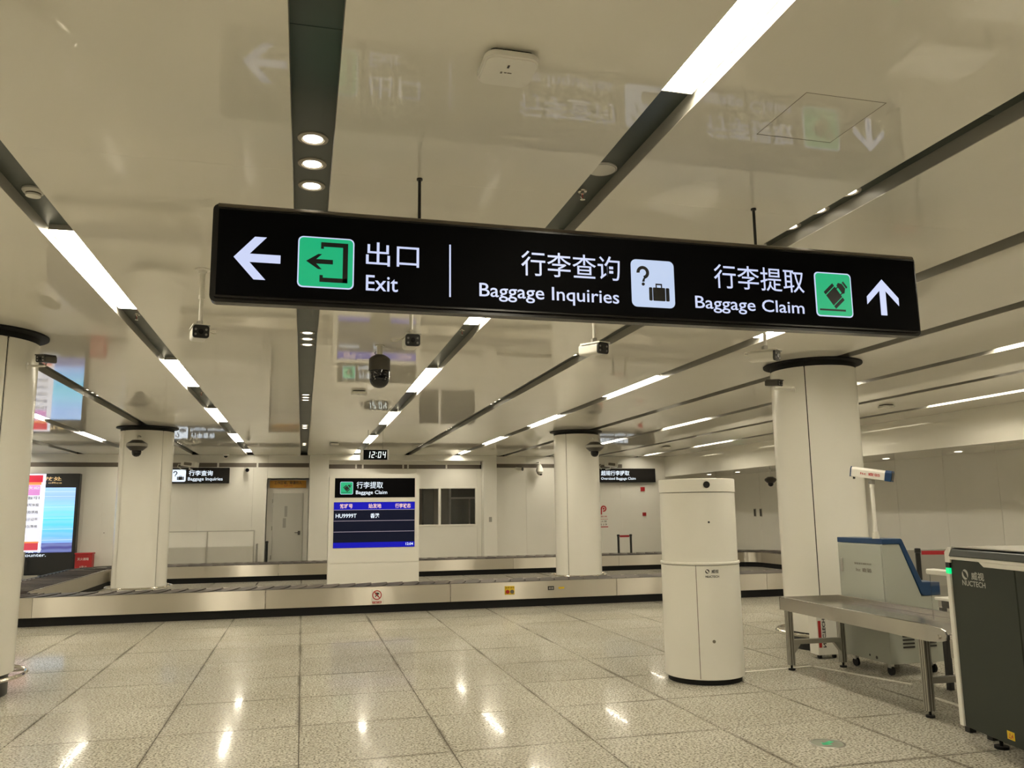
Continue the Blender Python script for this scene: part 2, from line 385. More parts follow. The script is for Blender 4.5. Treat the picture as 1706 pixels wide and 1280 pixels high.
# walls
def wall_panels(parent, spans, plane, z0, z1, along='x', m='wall', g=.004, t=.03):
    for a, b2 in spans:
        if along == 'x': build('wall_panel', MB().box(a+g/2, b2-g/2, plane, plane+t, z0, z1), m, parent)
        else: build('wall_panel', MB().box(plane, plane+t, a+g/2, b2-g/2, z0, z1), m, parent)
def spans(a, b2, seams):
    s = [a]+[q for q in seams if a+.05 < q < b2-.05]+[b2]
    return list(zip(s[:-1], s[1:]))
YB = 25.2
wb = MB()
wb.box(X0, -1.03, YB+.035, YB+.3, 0, 3.60)
wb.box(-1.03, .16, YB+.42, YB+.5, 0, 2.9).box(-1.03, .16, YB+.035, YB+.5, 2.66, 3.6)
wb.box(.16, .9, YB+.035, YB+.3, 0, 3.6)
wb.box(.9, 3.40, YB+.035, YB+.3, 0, 3.6).box(3.40, 5.30, YB+.035, YB+.3, 0, 1.2).box(3.40, 5.30, YB+.035, YB+.3, 2.40, 3.6)
wb.box(5.30, X1+.3, YB+.035, YB+.3, 0, 3.6)
back = struct('wall_back', wb, 'gap')
seams = [-2.93+1.5*i for i in range(-6, 2)]+[6.9+1.6*i for i in range(0, 5)]
wall_panels(back, spans(X0, -1.03, seams), YB, 0, 3.0)
wall_panels(back, spans(X0, -1.03, seams), YB, 3.125, 3.36)
wall_panels(back, [(-1.03, .16)], YB, 2.66, 3.0); wall_panels(back, [(-1.03, .16)], YB, 3.125, 3.36)
wall_panels(back, [(.16, .74)], YB, 0, 3.36)
wall_panels(back, [(.74, 3.40)], YB, 0, 2.96); wall_panels(back, [(.74, 5.42)], YB, 3.09, 3.2)
wall_panels(back, [(3.40, 5.30)], YB, 0, 1.2); wall_panels(back, [(3.40, 5.30)], YB, 2.40, 2.96)
wall_panels(back, [(5.30, 5.44)], YB, 0, 2.96)
wall_panels(back, spans(5.86, XF, seams), YB, 0, 3.0)
wall_panels(back, spans(5.86, 10.2, seams), YB, 3.125, 3.36); wall_panels(back, [(10.2, XF)], YB, 3.0, 3.36)
wall_panels(back, spans(XF, X1, seams), YB, 0, 2.72)
# door reveal
build('reveal', MB().box(-1.045, -1.03, YB, YB+.42, 0, 2.675).box(.16, .175, YB, YB+.42, 0, 2.675).box(-1.045, .175, YB, YB+.42, 2.66, 2.675), 'wall', back)
# ventilation grille band above the panels, bars one by one in material-free geometry
for (a, b2, z0, z1) in ((X0, -1.03, 3.0, 3.125), (-1.03, .16, 3.0, 3.125), (.76, 5.4, 2.96, 3.09), (5.88, 10.2, 3.0, 3.125)):
    gb = MB()
    for i in range(4):
        z = z0+.012+(z1-z0)*i/4; gb.box(a, b2, YB+.012, YB+.03, z, z+.014)
    build('louvre', gb, 'grille', back, kind='stuff')
    mb = MB().box(a, b2, YB+.031, YB+.036, z0, z1)
    build('louvre_backing', mb, 'grille', back)
for xq in (-2.45, -1.35, 1.52, 1.72, 2.95, 3.1, 4.3, 8.3):
    build('louvre_stop', MB().box(xq, xq+.05, YB+.002, YB+.02, 2.97 if 1 < xq < 5 else 3.0, 3.09 if 1 < xq < 5 else 3.125), 'wall', back)
# two projecting piers and the beam between them
struct('trim_3', MB().box(.19, .73, 24.86, YB, 0, H), 'wall', bevel=.006)['label'] = 'white pier right of the grey door'
struct('trim_4', MB().box(5.44, 5.86, 24.86, YB, 0, H), 'wall', bevel=.006)['label'] = 'white pier right of the office window'
struct('trim_5', MB().box(.731, 5.439, 24.80, YB, 3.19, H), 'wall', bevel=.004)['label'] = 'white beam between the two piers'
struct('baseboard_back', MB().box(X0, -1.03, YB-.012, YB, 0, .1).box(.73, 5.44, YB-.012, YB, 0, .1).box(5.86, X1, YB-.012, YB, 0, .1), 'grille')

wr = struct('wall_right', MB().box(X1+.035, X1+.2, Y0, Y1+.3, 0, 2.9), 'gap')
sm = [Y0]+[y for y in (-3.4, -1.9, -.4, 1.1, 2.6, 4.2, 5.75, 7.3, 8.9, 10.45, 12.0, 13.56, 15.0, 16.5, 18.0, 19.5, 21.0, 22.5, 24.0)]+[Y1]
for a, b2 in zip(sm[:-1], sm[1:]):
    build('wall_panel', MB().box(X1, X1+.03, a+.003, b2-.003, 0, 2.72), 'wall', wr)
struct('baseboard_right', MB().box(X1-.012, X1, Y0, Y1, 0, .1), 'grille')
wl = struct('wall_left', MB().box(X0-.2, X0, Y0, Y1+.3, 0, 3.6), 'wall')
wf = struct('wall_front', MB().box(X0-.2, X1+.3, Y0-.2, Y0, 0, 3.6), 'wall')

# office window in the back wall with the room behind it
wn = struct('window_1', MB().box(3.40, 3.46, YB-.02, YB+.1, 1.2, 2.40).box(5.24, 5.30, YB-.02, YB+.1, 1.2, 2.40)
            .box(3.46, 5.24, YB-.02, YB+.1, 1.2, 1.25).box(3.46, 5.24, YB-.02, YB+.1, 2.35, 2.40).box(4.07, 4.15, YB-.02, YB+.1, 1.25, 2.35), 'white', bevel=.003)
build('pane', MB().box(3.46, 4.07, YB+.03, YB+.036, 1.25, 2.35), 'glass', wn)
build('pane', MB().box(4.15, 5.24, YB+.03, YB+.036, 1.25, 2.35), 'glass', wn)
struct('trim_6', MB().box(2.6, 7.6, 28.4, 28.5, 0, 3).box(2.5, 2.6, YB+.3, 28.5, 0, 3).box(7.6, 7.7, YB+.3, 28.5, 0, 3)
       .box(2.5, 7.7, YB+.3, 28.5, 3, 3.1).box(2.5, 7.7, YB+.3, 28.5, -.1, 0), 'roomdim')['label'] = 'dim grey shell of the office behind the window'
of = thing('office_door', 'glazed door with a dark transom, seen through the office window', 'door', (5.55, 28.38, 0))
build('frame', MB().box(4.95, 5.02, 28.3, 28.4, 0, 2.55).box(5.95, 6.02, 28.3, 28.4, 0, 2.55).box(5.02, 5.95, 28.3, 28.4, 2.08, 2.14).box(5.02, 5.95, 28.3, 28.4, 2.48, 2.55), 'white', of, world=True)
build('transom', MB().box(5.02, 5.95, 28.34, 28.38, 2.14, 2.48), 'black', of, world=True)
build('leaf', MB().box(5.02, 5.66, 28.34, 28.38, .02, 2.08).box(5.72, 5.95, 28.34, 28.38, .02, 2.08), 'dimgreen', of, world=True)
ofp = thing('storage_cabinet', 'tall dark cabinet standing inside the office behind the left pane', 'cabinet', (4.05, 27.9, 0))
build('body', MB().box(3.98, 4.32, 27.7, 28.2, .05, 2.5), 'dimgreen', ofp, world=True, bevel=.01)
build('plinth', MB().box(4.0, 4.30, 27.75, 28.2, 0, .05), 'black', ofp, world=True)
ol = thing('office_fill_light', 'added unseen fill lamp on the ceiling of the office behind the window', 'light', (6.6, 26.6, 3.0))  # fill lamp added out of view to brighten the office interior
build('lamp', MB().box(-.2, .2, -.2, .2, -.03, -.001), mat('office_fill_glow', (.9, .9, .9), .5, emit=LIGHT_C, es=7), ol)

# door
dr = struct('door_1', MB().box(-1.03, .16, YB+.36, YB+.41, 0, 2.66), 'white', bevel=.003)
build('leaf', MB().box(-.86, .02, YB+.335, YB+.362, .01, 2.24), 'doorgrey', dr, bevel=.003)
build('door_handle', MB().box(-.12, -.05, YB+.315, YB+.335, 1.0, 1.12).cyl_dir((-.085, YB+.335, 1.07), (-.085, YB+.27, 1.07), .012).box(-.21, -.07, YB+.265, YB+.28, 1.06, 1.08), 'aludark', dr)
for z in (.3, 1.15, 1.95): build('hinge', MB().cyl((-.87, YB+.33), .014, z, z+.12, 8), 'alu', dr)
build('vision_panel', MB().box(-.56, -.47, YB+.33, YB+.335, 1.22, 1.50).box(-.52, -.44, YB+.33, YB+.335, 1.54, 1.86), 'greyplastic', dr)
ds = thing('staff_sign', 'orange staff-only sign above the grey door', 'sign', (-.43, YB+.30, 2.40))
build('plate', MB().box(-.97, .09, YB+.29, YB+.35, 2.40, 2.62), 'orange', ds, world=True)
text_y('工作区域，非请勿入', -.84, -.04, 2.50, 2.60, YB+.288, 'ink', ds, .012)
text_y('Staff Only', -.56, -.30, 2.43, 2.485, YB+.288, 'redink', ds)

# ------------------------------------------------------------ round columns
def column(x, y, label, bz=.18):
    t = thing('round_column', label, 'column', (x, y, 0))
    build('core', MB().cyl((0, 0), .485, .19, 3.30, 48), 'gap', t, smooth=True)
    for q in range(4):
        a0 = math.radians(-45+90*q)+.013; a1 = math.radians(45+90*q)-.013
        mb = MB().lathe([(.488, .20), (.5, .20), (.5, 3.272), (.488, 3.272), (.488, .20)], (0, 0), 20, a0, a1)
        build('cladding_panel', mb, 'col', t, smooth=True)
    build('plinth', MB().cyl((0, 0), .46, 0, .19, 48), 'black', t, smooth=True)
    build('black_collar', MB().lathe([(.492, 3.262), (.495, 3.27), (.50, 3.33), (.58, 3.34), (.58, 3.359), (.3, 3.359)], (0, 0), 48), 'blackmatte', t, smooth=True)  # matte black collar and cap plate between cladding and ceiling
    build('bumper_rail', MB().tube([(.60*math.cos(a), 0.60*math.sin(a), bz) for a in [2*PI*i/48 for i in range(48)]], .019, 8, True), 'steel', t, smooth=True)
    bb = MB()
    for q in range(6):
        a = 2*PI*q/6+.4; bb.cyl_dir((.49*math.cos(a), .49*math.sin(a), bz), (.6*math.cos(a), .6*math.sin(a), bz), .009, 8)
    build('rail_bracket', bb, 'steel', t)
    return t
column(-3.05, 8.68, 'near white round column at the left edge of the photo')
column(6.07, 8.68, 'near white round column behind the steel roller table')
column(5.88, 17.2, 'far white round column standing inside the carousel, right of the arrivals board', .25)
column(-3.06, 17.6, 'far white round column standing inside the carousel, left of the arrivals board', .25)

# ------------------------------------------------------------ baggage carousel (track round an island)
ca = thing('baggage_carousel', 'long low steel baggage carousel with dark overlapping slats and black plinth', 'carousel', (4.1, 13.8, 0))
CX0, CX1, CY0, CY1, CW, CR = -5.15, 13.35, 13.8, 22.05, .88, 1.3
def track(off):
    """closed path of the outer edge moved inward by off: list of (x,y,nx,ny)"""
    pts = []; r = CR-off
    cs = [(CX1-CR, CY0+CR, -PI/2), (CX1-CR, CY1-CR, 0), (CX0+CR, CY1-CR, PI/2), (CX0+CR, CY0+CR, PI)]
    for cx, cy, a in cs:
        for i in range(13):
            t = a+PI/2*i/12; pts.append((cx+r*math.cos(t), cy+r*math.sin(t)))
    return pts
def resample(pts, n=None):
    L = [0]; P = pts+[pts[0]]
    for a, b2 in zip(P[:-1], P[1:]): L.append(L[-1]+math.hypot(b2[0]-a[0], b2[1]-a[1]))
    return P, L
Pm, Lm = resample(track(CW/2)); tot = Lm[-1]
def at(s):
    s %= tot
    for i in range(len(Lm)-1):
        if Lm[i] <= s <= Lm[i+1]+1e-9:
            f = (s-Lm[i])/max(1e-9, Lm[i+1]-Lm[i]); a, b2 = Pm[i], Pm[i+1]
            L = Lm[i+1]-Lm[i] or 1
            return a[0]+(b2[0]-a[0])*f, a[1]+(b2[1]-a[1])*f, (b2[0]-a[0])/L, (b2[1]-a[1])/L
NS = int(tot/.27); 
for i in range(NS):
    s0, s1 = tot*i/NS, tot*(i+1)/NS-.018; hw = CW/2-.03; sk = .22
    vs = []
    for z in (.0, .0):
        pass
    prof = []
    for f in (-1, -.33, .33, 1):      # crescent edge across the deck
        bow = sk*(f+1)/2 - .06*(1-f*f)
        xa, ya, ta, tb = at(s0-bow); xb, yb, tc, td = at(s1-bow)
        prof.append(((xa-tb*hw*f*-1, ya+ta*hw*f*-1), (xb-td*hw*f*-1, yb+tc*hw*f*-1)))
    mb = MB(); za, zb = .420, .408
    for q in range(3):
        (a0, b0), (a1, b1) = prof[q], prof[q+1]
        mb.add([(a0[0], a0[1], zb), (b0[0], b0[1], za), (b1[0], b1[1], za), (a1[0], a1[1], zb),
                (a0[0], a0[1], zb-.012), (b0[0], b0[1], za-.012), (b1[0], b1[1], za-.012), (a1[0], a1[1], zb-.012)],
               [(0, 1, 2, 3), (7, 6, 5, 4), (0, 4, 5, 1), (3, 2, 6, 7)]+([(0, 3, 7, 4)])+[(1, 5, 6, 2)])
    build('deck_slat', mb, 'deck', ca, world=True)
def band(off0, off1, z0, z1, a, b2):
    """vertical band following the track between arclength fractions"""
    mb = MB(); pa, pb = track(off0), track(off1); n = len(pa)
    vs = []; fs = []
    idx = list(range(a, b2+1))
    for i in idx:
        p, q = pa[i % n], pb[i % n]; vs += [(p[0], p[1], z0), (p[0], p[1], z1), (q[0], q[1], z1), (q[0], q[1], z0)]
    for k in range(len(idx)-1):
        o = k*4
        for e1, e2 in ((0, 1), (1, 2), (2, 3), (3, 0)): fs.append((o+e1, o+e2, o+4+e2, o+4+e1))
    fs += [(0, 1, 2, 3), (len(vs)-4, len(vs)-1, len(vs)-2, len(vs)-3)]
    return mb.add(vs, fs)
# straight cladding, one panel per 2.97 m, and curved corner panels
def strip(x0, x1, y, t, z0, z1, nm, m, g=.003):
    build(nm, MB().box(x0+g, x1-g, min(y, y+t), max(y, y+t), z0, z1), m, ca, world=True, bevel=.002)
xs = [CX0+CR]+[-3.5+2.97*i for i in range(1, 6)]+[CX1-CR]
for a, b2 in zip(xs[:-1], xs[1:]):
    strip(a, b2, CY0, .02, .13, .422, 'side_panel', 'brushed'); strip(a, b2, CY1-CW, -.02, .13, .40, 'side_panel', 'brushed')
    strip(a, b2, CY0+CW, -.02, .13, .41, 'side_panel', 'brushed'); strip(a, b2, CY1, -.02, .13, .41, 'side_panel', 'brushed')
for k in range(4):
    build('side_panel', band(0, .02, .13, .422, 13*k, 13*k+12), 'brushed', ca, world=True, smooth=True)
    build('side_panel', band(CW-.02, CW, .13, .40, 13*k, 13*k+12), 'brushed', ca, world=True, smooth=True)
for x, ya, yb in ((CX0, CY0+CR, CY1-CR), (CX1-.02, CY0+CR, CY1-CR), (CX0+CW-.02, CY0+CR, CY1-CR), (CX1-CW, CY0+CR, CY1-CR)):
    build('side_panel', MB().box(x, x+.02, ya, yb, .13, .41), 'brushed', ca, world=True)
build('kick_plinth', band(.035, .06, 0, .128, 0, 52), 'blackmatte', ca, world=True)
build('kick_plinth', band(CW-.06, CW-.035, 0, .128, 0, 52), 'blackmatte', ca, world=True)
build('deck_underside', band(.04, CW-.04, .375, .392, 0, 52), 'gap', ca, world=True)
build('edge_trim', band(-.004, .035, .422, .428, 0, 52), 'aludark', ca, world=True)
build('edge_trim', band(CW-.035, CW+.004, .40, .406, 0, 52), 'aludark', ca, world=True)
# labels stuck on the front cladding
st = thing('warning_sticker', 'white sticker with a red no-climbing circle on the front of the carousel', 'sticker', (1.22, 13.798, .14))
build('backing', MB().box(1.13, 1.31, 13.795, 13.799, .145, .375), 'white', st, world=True)
build('prohibition_ring', ring_poly_y(MB(), 1.22, .285, .062, .077, 13.793, 13.795).prism_y([(1.17, .335), (1.18, .345), (1.272, .237), (1.262, .228)], 13.7925, 13.7945), 'redink', st, world=True)
build('figure', MB().prism_y([(1.185, .30), (1.20, .325), (1.245, .322), (1.262, .30), (1.235, .292), (1.255, .26), (1.24, .25), (1.215, .275), (1.195, .25), (1.187, .262), (1.205, .288)], 13.7935, 13.7948), 'ink', st, world=True)
build('caption_bar', MB().box(1.145, 1.295, 13.793, 13.795, .152, .188), 'redink', st, world=True)
text_y('严禁攀爬', 1.155, 1.285, .157, .183, 13.792, 'white', st, .01)
st = thing('button_plate', 'yellow plate with two dark round push buttons on the carousel front', 'switch', (3.46, 13.798, .2))
build('plate', MB().box(3.375, 3.545, 13.79, 13.799, .215, .355), 'yellow', st, world=True)
for xx in (3.42, 3.50): build('button', MB().cyl_dir((xx, 13.79, .262), (xx, 13.775, .262), .033), 'redink' if xx < 3.45 else 'inkgrey', st, world=True)
text_y('急停', 3.385, 3.455, .315, .345, 13.789, 'ink', st); text_y('启动', 3.47, 3.54, .315, .345, 13.789, 'ink', st)
st = thing('socket_plate', 'small black socket plate on the carousel front, below the right far column', 'socket', (4.19, 13.798, .26))
build('plate', MB().box(4.14, 4.25, 13.79, 13.799, .265, .33), 'black', st, world=True, bevel=.002)
build('socket', MB().box(4.155, 4.19, 13.786, 13.79, .28, .315).box(4.20, 4.235, 13.786, 13.79, .28, .315), 'greyplastic', st, world=True)
st = thing('yellow_label', 'small oval yellow label right of the black socket plate', 'sticker', (4.38, 13.798, .28))
build('label_face', MB().prism_y(rrect(4.33, 4.44, .28, .312, .015), 13.795, 13.799), 'yellow', st, world=True)

# ------------------------------------------------------------ signs
def suitcase_tilted(fn, parent, u0, v0, s, m='signblack'):
    """icon of a hand taking a suitcase: fn(poly)->mesh in icon space 0..1 (v up)"""
    def P(poly): return [(u0+a*s[0], v0+b2*s[1]) for a, b2 in poly]
    mb = MB(); c, r_ = (.50, .47), math.radians(-50)
    def rot(a, b2): return (c[0]+a*math.cos(r_)-b2*math.sin(r_), c[1]+a*math.sin(r_)+b2*math.cos(r_))
    for (a0, a1) in ((-.24, -.165), (-.145, .145), (.165, .24)):
        fn(mb, P([rot(a0, -.16), rot(a1, -.16), rot(a1, .16), rot(a0, .16)]))
    fn(mb, P([rot(-.10, .16), rot(-.075, .16), rot(-.075, .23), rot(-.10, .23)])); fn(mb, P([rot(.075, .16), rot(.10, .16), rot(.10, .23), rot(.075, .23)]))
    fn(mb, P([rot(-.13, .22), rot(.11, .22), rot(.13, .27), rot(.06, .36), rot(-.07, .36), rot(-.15, .29)]))
    fn(mb, P([rot(-.09, .385), rot(.08, .385), rot(.08, .43), rot(-.09, .43)]))
    fn(mb, P([(.09, .13), (.79, .13), (.79, .17), (.09, .17)]))
    return build('luggage_pictogram', mb, m, parent, world=True)
def claim_icon(parent, x0, x1, z0, z1, y):
    build('icon_border', MB().prism_y(rrect(x0, x1, z0, z1, (x1-x0)*.1), y-.002, y), 'glow', parent, world=True)
    d = (x1-x0)*.03
    build('icon_ground', MB().prism_y(rrect(x0+d, x1-d, z0+d, z1-d, (x1-x0)*.08), y-.004, y-.002), 'glowgreen', parent, world=True)
    suitcase_tilted(lambda mb, p: mb.prism_y(p, y-.006, y-.004), parent, x0, z0, (x1-x0, z1-z0))
def inquiry_icon(parent, x0, x1, z0, z1, y, m='glowpale'):
    build('icon_ground', MB().prism_y(rrect(x0, x1, z0, z1, (x1-x0)*.12), y-.003, y), m, parent, world=True)
    w_, h_ = x1-x0, z1-z0
    def U(a): return x0+a*w_
    def V(b2): return z1-b2*h_
    mb = MB(); cx, cz, r = U(.27), V(.275), .105*w_
    ring_poly_y(mb, cx, cz, r-.03*w_, r+.04*w_, y-.005, y-.003, 20, -PI*.45, PI*1.03)
    mb.prism_y([(cx+.0*w_, cz-r-.03*h_), (cx+.052*w_, cz-r+.02*h_), (cx+.03*w_, cz-r-.095*h_), (cx-.025*w_, cz-r-.095*h_)], y-.005, y-.003)
    mb.prism_y(circ(cx, V(.52), .036*w_, 14), y-.005, y-.003)
    for a, b2 in ((.40, .475), (.49, .775), (.79, .87)): mb.prism_y(rrect(U(a), U(b2), V(.86), V(.58), .02*w_, 3), y-.005, y-.003)
    mb.box(U(.555), U(.58), y-.005, y-.003, V(.58), V(.50)).box(U(.68), U(.705), y-.005, y-.003, V(.58), V(.50)).box(U(.555), U(.705), y-.005, y-.003, V(.525), V(.495))
    build('luggage_pictogram', mb, 'signblack', parent, world=True)

# main hanging sign
YS = 4.02
hs = thing('hanging_sign', 'long black illuminated hanging sign pointing to exit, inquiries and baggage claim', 'sign', (1.57, 4.09, 2.62))
build('case', MB().prism_y(rrect(-.465, 3.60, 2.622, 3.118, .03, 4), YS+.006, YS+.11), 'signbody', hs, world=True, bevel=.020, seg=4, smooth=True)
tp = [(YS+.030, 3.090)]+[(YS+.030-.026*math.cos(i*PI/12), 3.096+.026*math.sin(i*PI/12)) for i in range(7)]
build('top_trim', MB().prism_x(tp, -.440, 3.575), mat('sign_top_trim', (.16, .14, .115), .28, .9), hs, world=True, smooth=True)
build('face', MB().box(-.435, 3.57, YS, YS+.008, 2.652, 3.084), 'signface', hs, world=True)
for x in (.556, 2.54):
    build('suspension_rod', MB().cyl((x, 4.09), .0085, 3.118, 3.36, 10).cyl((x, 4.09), .016, 3.35, 3.36, 12), 'black', hs, world=True, smooth=True)
F = YS-.002
def flat(poly, m, nm='arrow', y0=F-.002, y1=F+.001): return build(nm, MB().prism_y(poly, y0, y1), m, hs, world=True)
def arrow_left(x, z, L, h, t, hl):   # tip at x
    k = t*.5; d = t*1.15
    return [(x, z), (x+hl, z+h), (x+hl+d*.95, z+h), (x+hl*1.05, z+k), (x+L, z+k), (x+L, z-k), (x+hl*1.05, z-k), (x+hl+d*.95, z-h), (x+hl, z-h)]
flat([(-.3583, 2.8435), (-.2625, 2.9515), (-.2075, 2.9515), (-.285, 2.8640), (-.139, 2.8640), (-.139, 2.8225), (-.285, 2.8225), (-.2075, 2.7355), (-.2625, 2.7355)], 'glow')
flat([(3.3275, 2.9533), (3.2165, 2.8432), (3.2165, 2.7965), (3.3070, 2.8850), (3.3070, 2.7335), (3.3480, 2.7335), (3.3480, 2.8850), (3.4360, 2.7965), (3.4360, 2.8432)], 'glow')
flat([(.7035, 2.701), (.7115, 2.701), (.7115, 2.981), (.7035, 2.981)], 'glow', 'divider')
build('icon_border', MB().prism_y(rrect(-.057, .2179, 2.7105, 2.9730, .026), F-.001, F+.001), 'glow', hs, world=True)
build('icon_ground', MB().prism_y(rrect(-.0505, .2115, 2.7170, 2.9665, .021), F-.003, F-.001), 'glowgreen', hs, world=True)
ex = MB(); e0, e1 = F-.005, F-.003
ex.box(.054, .187, e0, e1, 2.924, 2.946).box(.162, .187, e0, e1, 2.741, 2.924).box(.050, .187, e0, e1, 2.741, 2.763).box(.054, .068, e0, e1, 2.912, 2.924).box(.050, .066, e0, e1, 2.763, 2.776)
ex.prism_y([(-.0164, 2.845), (.042, 2.884), (.060, 2.884), (.032, 2.857), (.1137, 2.857), (.1137, 2.834), (.032, 2.834), (.060, 2.806), (.042, 2.806)], e0, e1)
build('exit_pictogram', ex, 'signblack', hs, world=True)
text_y('出口', .2765, .546, 2.842, 2.966, F, 'glow', hs, .003)
text_y('Exit', .278, .439, 2.710, 2.792, F, 'glow', hs, .007)
text_y('行李查询', 1.090, 1.650, 2.841, 2.978, F, 'glow', hs, .003)
text_y('Baggage Inquiries', .862, 1.640, 2.690, 2.786, F, 'glow', hs, .007)
inquiry_icon(hs, 1.7146, 1.9708, 2.7040, 2.9725, F)
text_y('行李提取', 2.218, 2.796, 2.838, 2.978, F, 'glow', hs, .003)
text_y('Baggage Claim', 2.094, 2.786, 2.692, 2.786, F, 'glow', hs, .007)
claim_icon(hs, 2.8657, 3.1124, 2.7065, 2.9735, F)

# arrivals board on the island
YT = 17.38
bd = thing('arrivals_board', 'tall white freestanding board with a baggage claim header and blue arrivals screen', 'sign', (1.46, 17.6, 0))
pl = [(.53, .0)]+[(2.40, .0)]+rrect(.53, 2.40, .3, 2.43, .07)[:12]
pl = [(.53, 0), (2.40, 0)]+[p for p in rrect(.53, 2.40, .3, 2.43, .08) if p[1] > 1]
build('body', MB().prism_y(pl, YT+.012, YT+.42), 'kiosk', bd, world=True)
build('front_cover', MB().prism_y([(p[0]*1, max(p[1], .606)) for p in pl], YT, YT+.01), 'kiosk', bd, world=True)
build('base_cover', MB().box(.53, 2.40, YT, YT+.01, 0, .596), 'kiosk', bd, world=True)
build('header', MB().box(.64, 2.305, YT-.006, YT, 1.938, 2.341), 'signface', bd, world=True)
claim_icon(bd, .7483, 1.0114, 2.0048, 2.2665, YT-.006)
text_y('行李提取', 1.083, 1.630, 2.128, 2.266, YT-.008, 'glowhot', bd, .003)
text_y('Baggage Claim', 1.070, 1.720, 1.985, 2.085, YT-.008, 'glowhot', bd, .006)
sc_ = build('screen', MB().box(.626, 2.305, YT-.006, YT, .908, 1.845), 'scrdark', bd, world=True)
build('screen_header', MB().box(.630, 2.303, YT-.009, YT-.006, 1.688, 1.842), 'scrblue', sc_, world=True)
build('screen_footer', MB().box(.630, 2.303, YT-.009, YT-.006, .910, 1.018), 'scrblue', sc_, world=True)
for z in (1.680, 1.455, 1.232): build('screen_rule', MB().box(.630, 2.303, YT-.008, YT-.006, z, z+.008), 'scrline', sc_, world=True)
for s, a, b2 in (('航班号', .748, 1.010), ('始发地', 1.335, 1.600), ('行李状态', 1.890, 2.218)): text_y(s, a, b2, 1.716, 1.812, YT-.0095, 'scrhead', sc_, .018)
text_y('HU9999T', .668, 1.092, 1.522, 1.606, YT-.009, 'glowhot', sc_, .012)
text_y('香港', 1.378, 1.562, 1.512, 1.612, YT-.009, 'glowhot', sc_, .014)
text_y('12:04', 2.118, 2.272, .945, .998, YT-.0095, 'glowhot', sc_, .012)

# clock
ck = thing('digital_clock', 'black digital clock reading 12:04 hanging on two wires above the arrivals board', 'clock', (1.45, 17.4, 2.72))
build('case', MB().box(1.15, 1.75, 17.38, 17.46, 2.722, 2.944), 'greyplastic', ck, world=True, bevel=.004)
build('display', MB().box(1.215, 1.712, 17.372, 17.38, 2.730, 2.938), 'signface', ck, world=True)
seg7 = {'0': 'abcdef', '1': 'bc', '2': 'abged', '4': 'fgbc'}
dm = MB(); yq = 17.370
def digit(x, ch):
    w_, h_, t_ = .062, .066, .014; zc = 2.834
    def hseg(z): dm.prism_y([(x+.006+(z-zc)*.12, z), (x+w_-.006+(z-zc)*.12, z), (x+w_-.012+(z-zc)*.12, z-t_ if z > zc else z+t_), (x+.012+(z-zc)*.12, z-t_ if z > zc else z+t_)], yq, yq+.002)
    def vseg(xx, z0, z1): dm.prism_y([(xx+(z0-zc)*.12, z0), (xx+t_+(z0-zc)*.12, z0), (xx+t_+(z1-zc)*.12, z1), (xx+(z1-zc)*.12, z1)], yq, yq+.002)
    for s in seg7[ch]:
        if s == 'a': hseg(zc+h_)
        if s == 'd': hseg(zc-h_)
        if s == 'g': dm.box(x+.006, x+w_-.006, yq, yq+.002, zc-t_/2, zc+t_/2)
        if s == 'b': vseg(x+w_-t_, zc+.004, zc+h_)
        if s == 'c': vseg(x+w_-t_, zc-h_, zc-.004)
        if s == 'f': vseg(x, zc+.004, zc+h_)
        if s == 'e': vseg(x, zc-h_, zc-.004)
for x, ch in ((1.290, '1'), (1.385, '2'), (1.520, '0'), (1.615, '4')): digit(x, ch)
dm.box(1.478, 1.492, yq, yq+.002, 2.862, 2.876).box(1.474, 1.488, yq, yq+.002, 2.794, 2.808)
build('digits', dm, 'clockled', ck, world=True)
for x in (1.31, 1.62): build('suspension_wire', MB().cyl((x, 17.42), .004, 2.944, 3.36, 6), 'aludark', ck, world=True)

# wall signs
def wall_sign(x0, x1, label, icon):
    t = thing('wall_sign', label, 'sign', ((x0+x1)/2, 25.12, 2.52))
    build('case', MB().box(x0, x1, 25.05, YB, 2.525, 2.975), 'signbody', t, world=True, bevel=.008)
    return t
t = wall_sign(-3.74, -2.09, 'black illuminated Baggage Inquiries sign on the back wall, right of the left far column', 1)
inquiry_icon(t, -3.665, -3.275, 2.572, 2.915, 25.05, 'glowhot')
text_y('行李查询', -3.195, -2.545, 2.742, 2.896, 25.048, 'glowhot', t, .014)
text_y('Baggage Inquiries', -3.215, -2.268, 2.578, 2.698, 25.048, 'glowhot', t, .007)
t = wall_sign(8.75, 11.31, 'black illuminated Oversized Baggage Claim sign on the back wall, right of the right far column', 1)
claim_icon(t, 8.85, 9.22, 2.575, 2.925, 25.05)
build('divider', MB().box(9.30, 9.325, 25.047, 25.05, 2.57, 2.93), 'glowhot', t, world=True)
text_y('超规行李提取', 9.395, 10.385, 2.745, 2.905, 25.048, 'glowhot', t, .014)
text_y('Oversized Baggage Claim', 9.392, 10.598, 2.583, 2.692, 25.048, 'glowhot', t, .008)

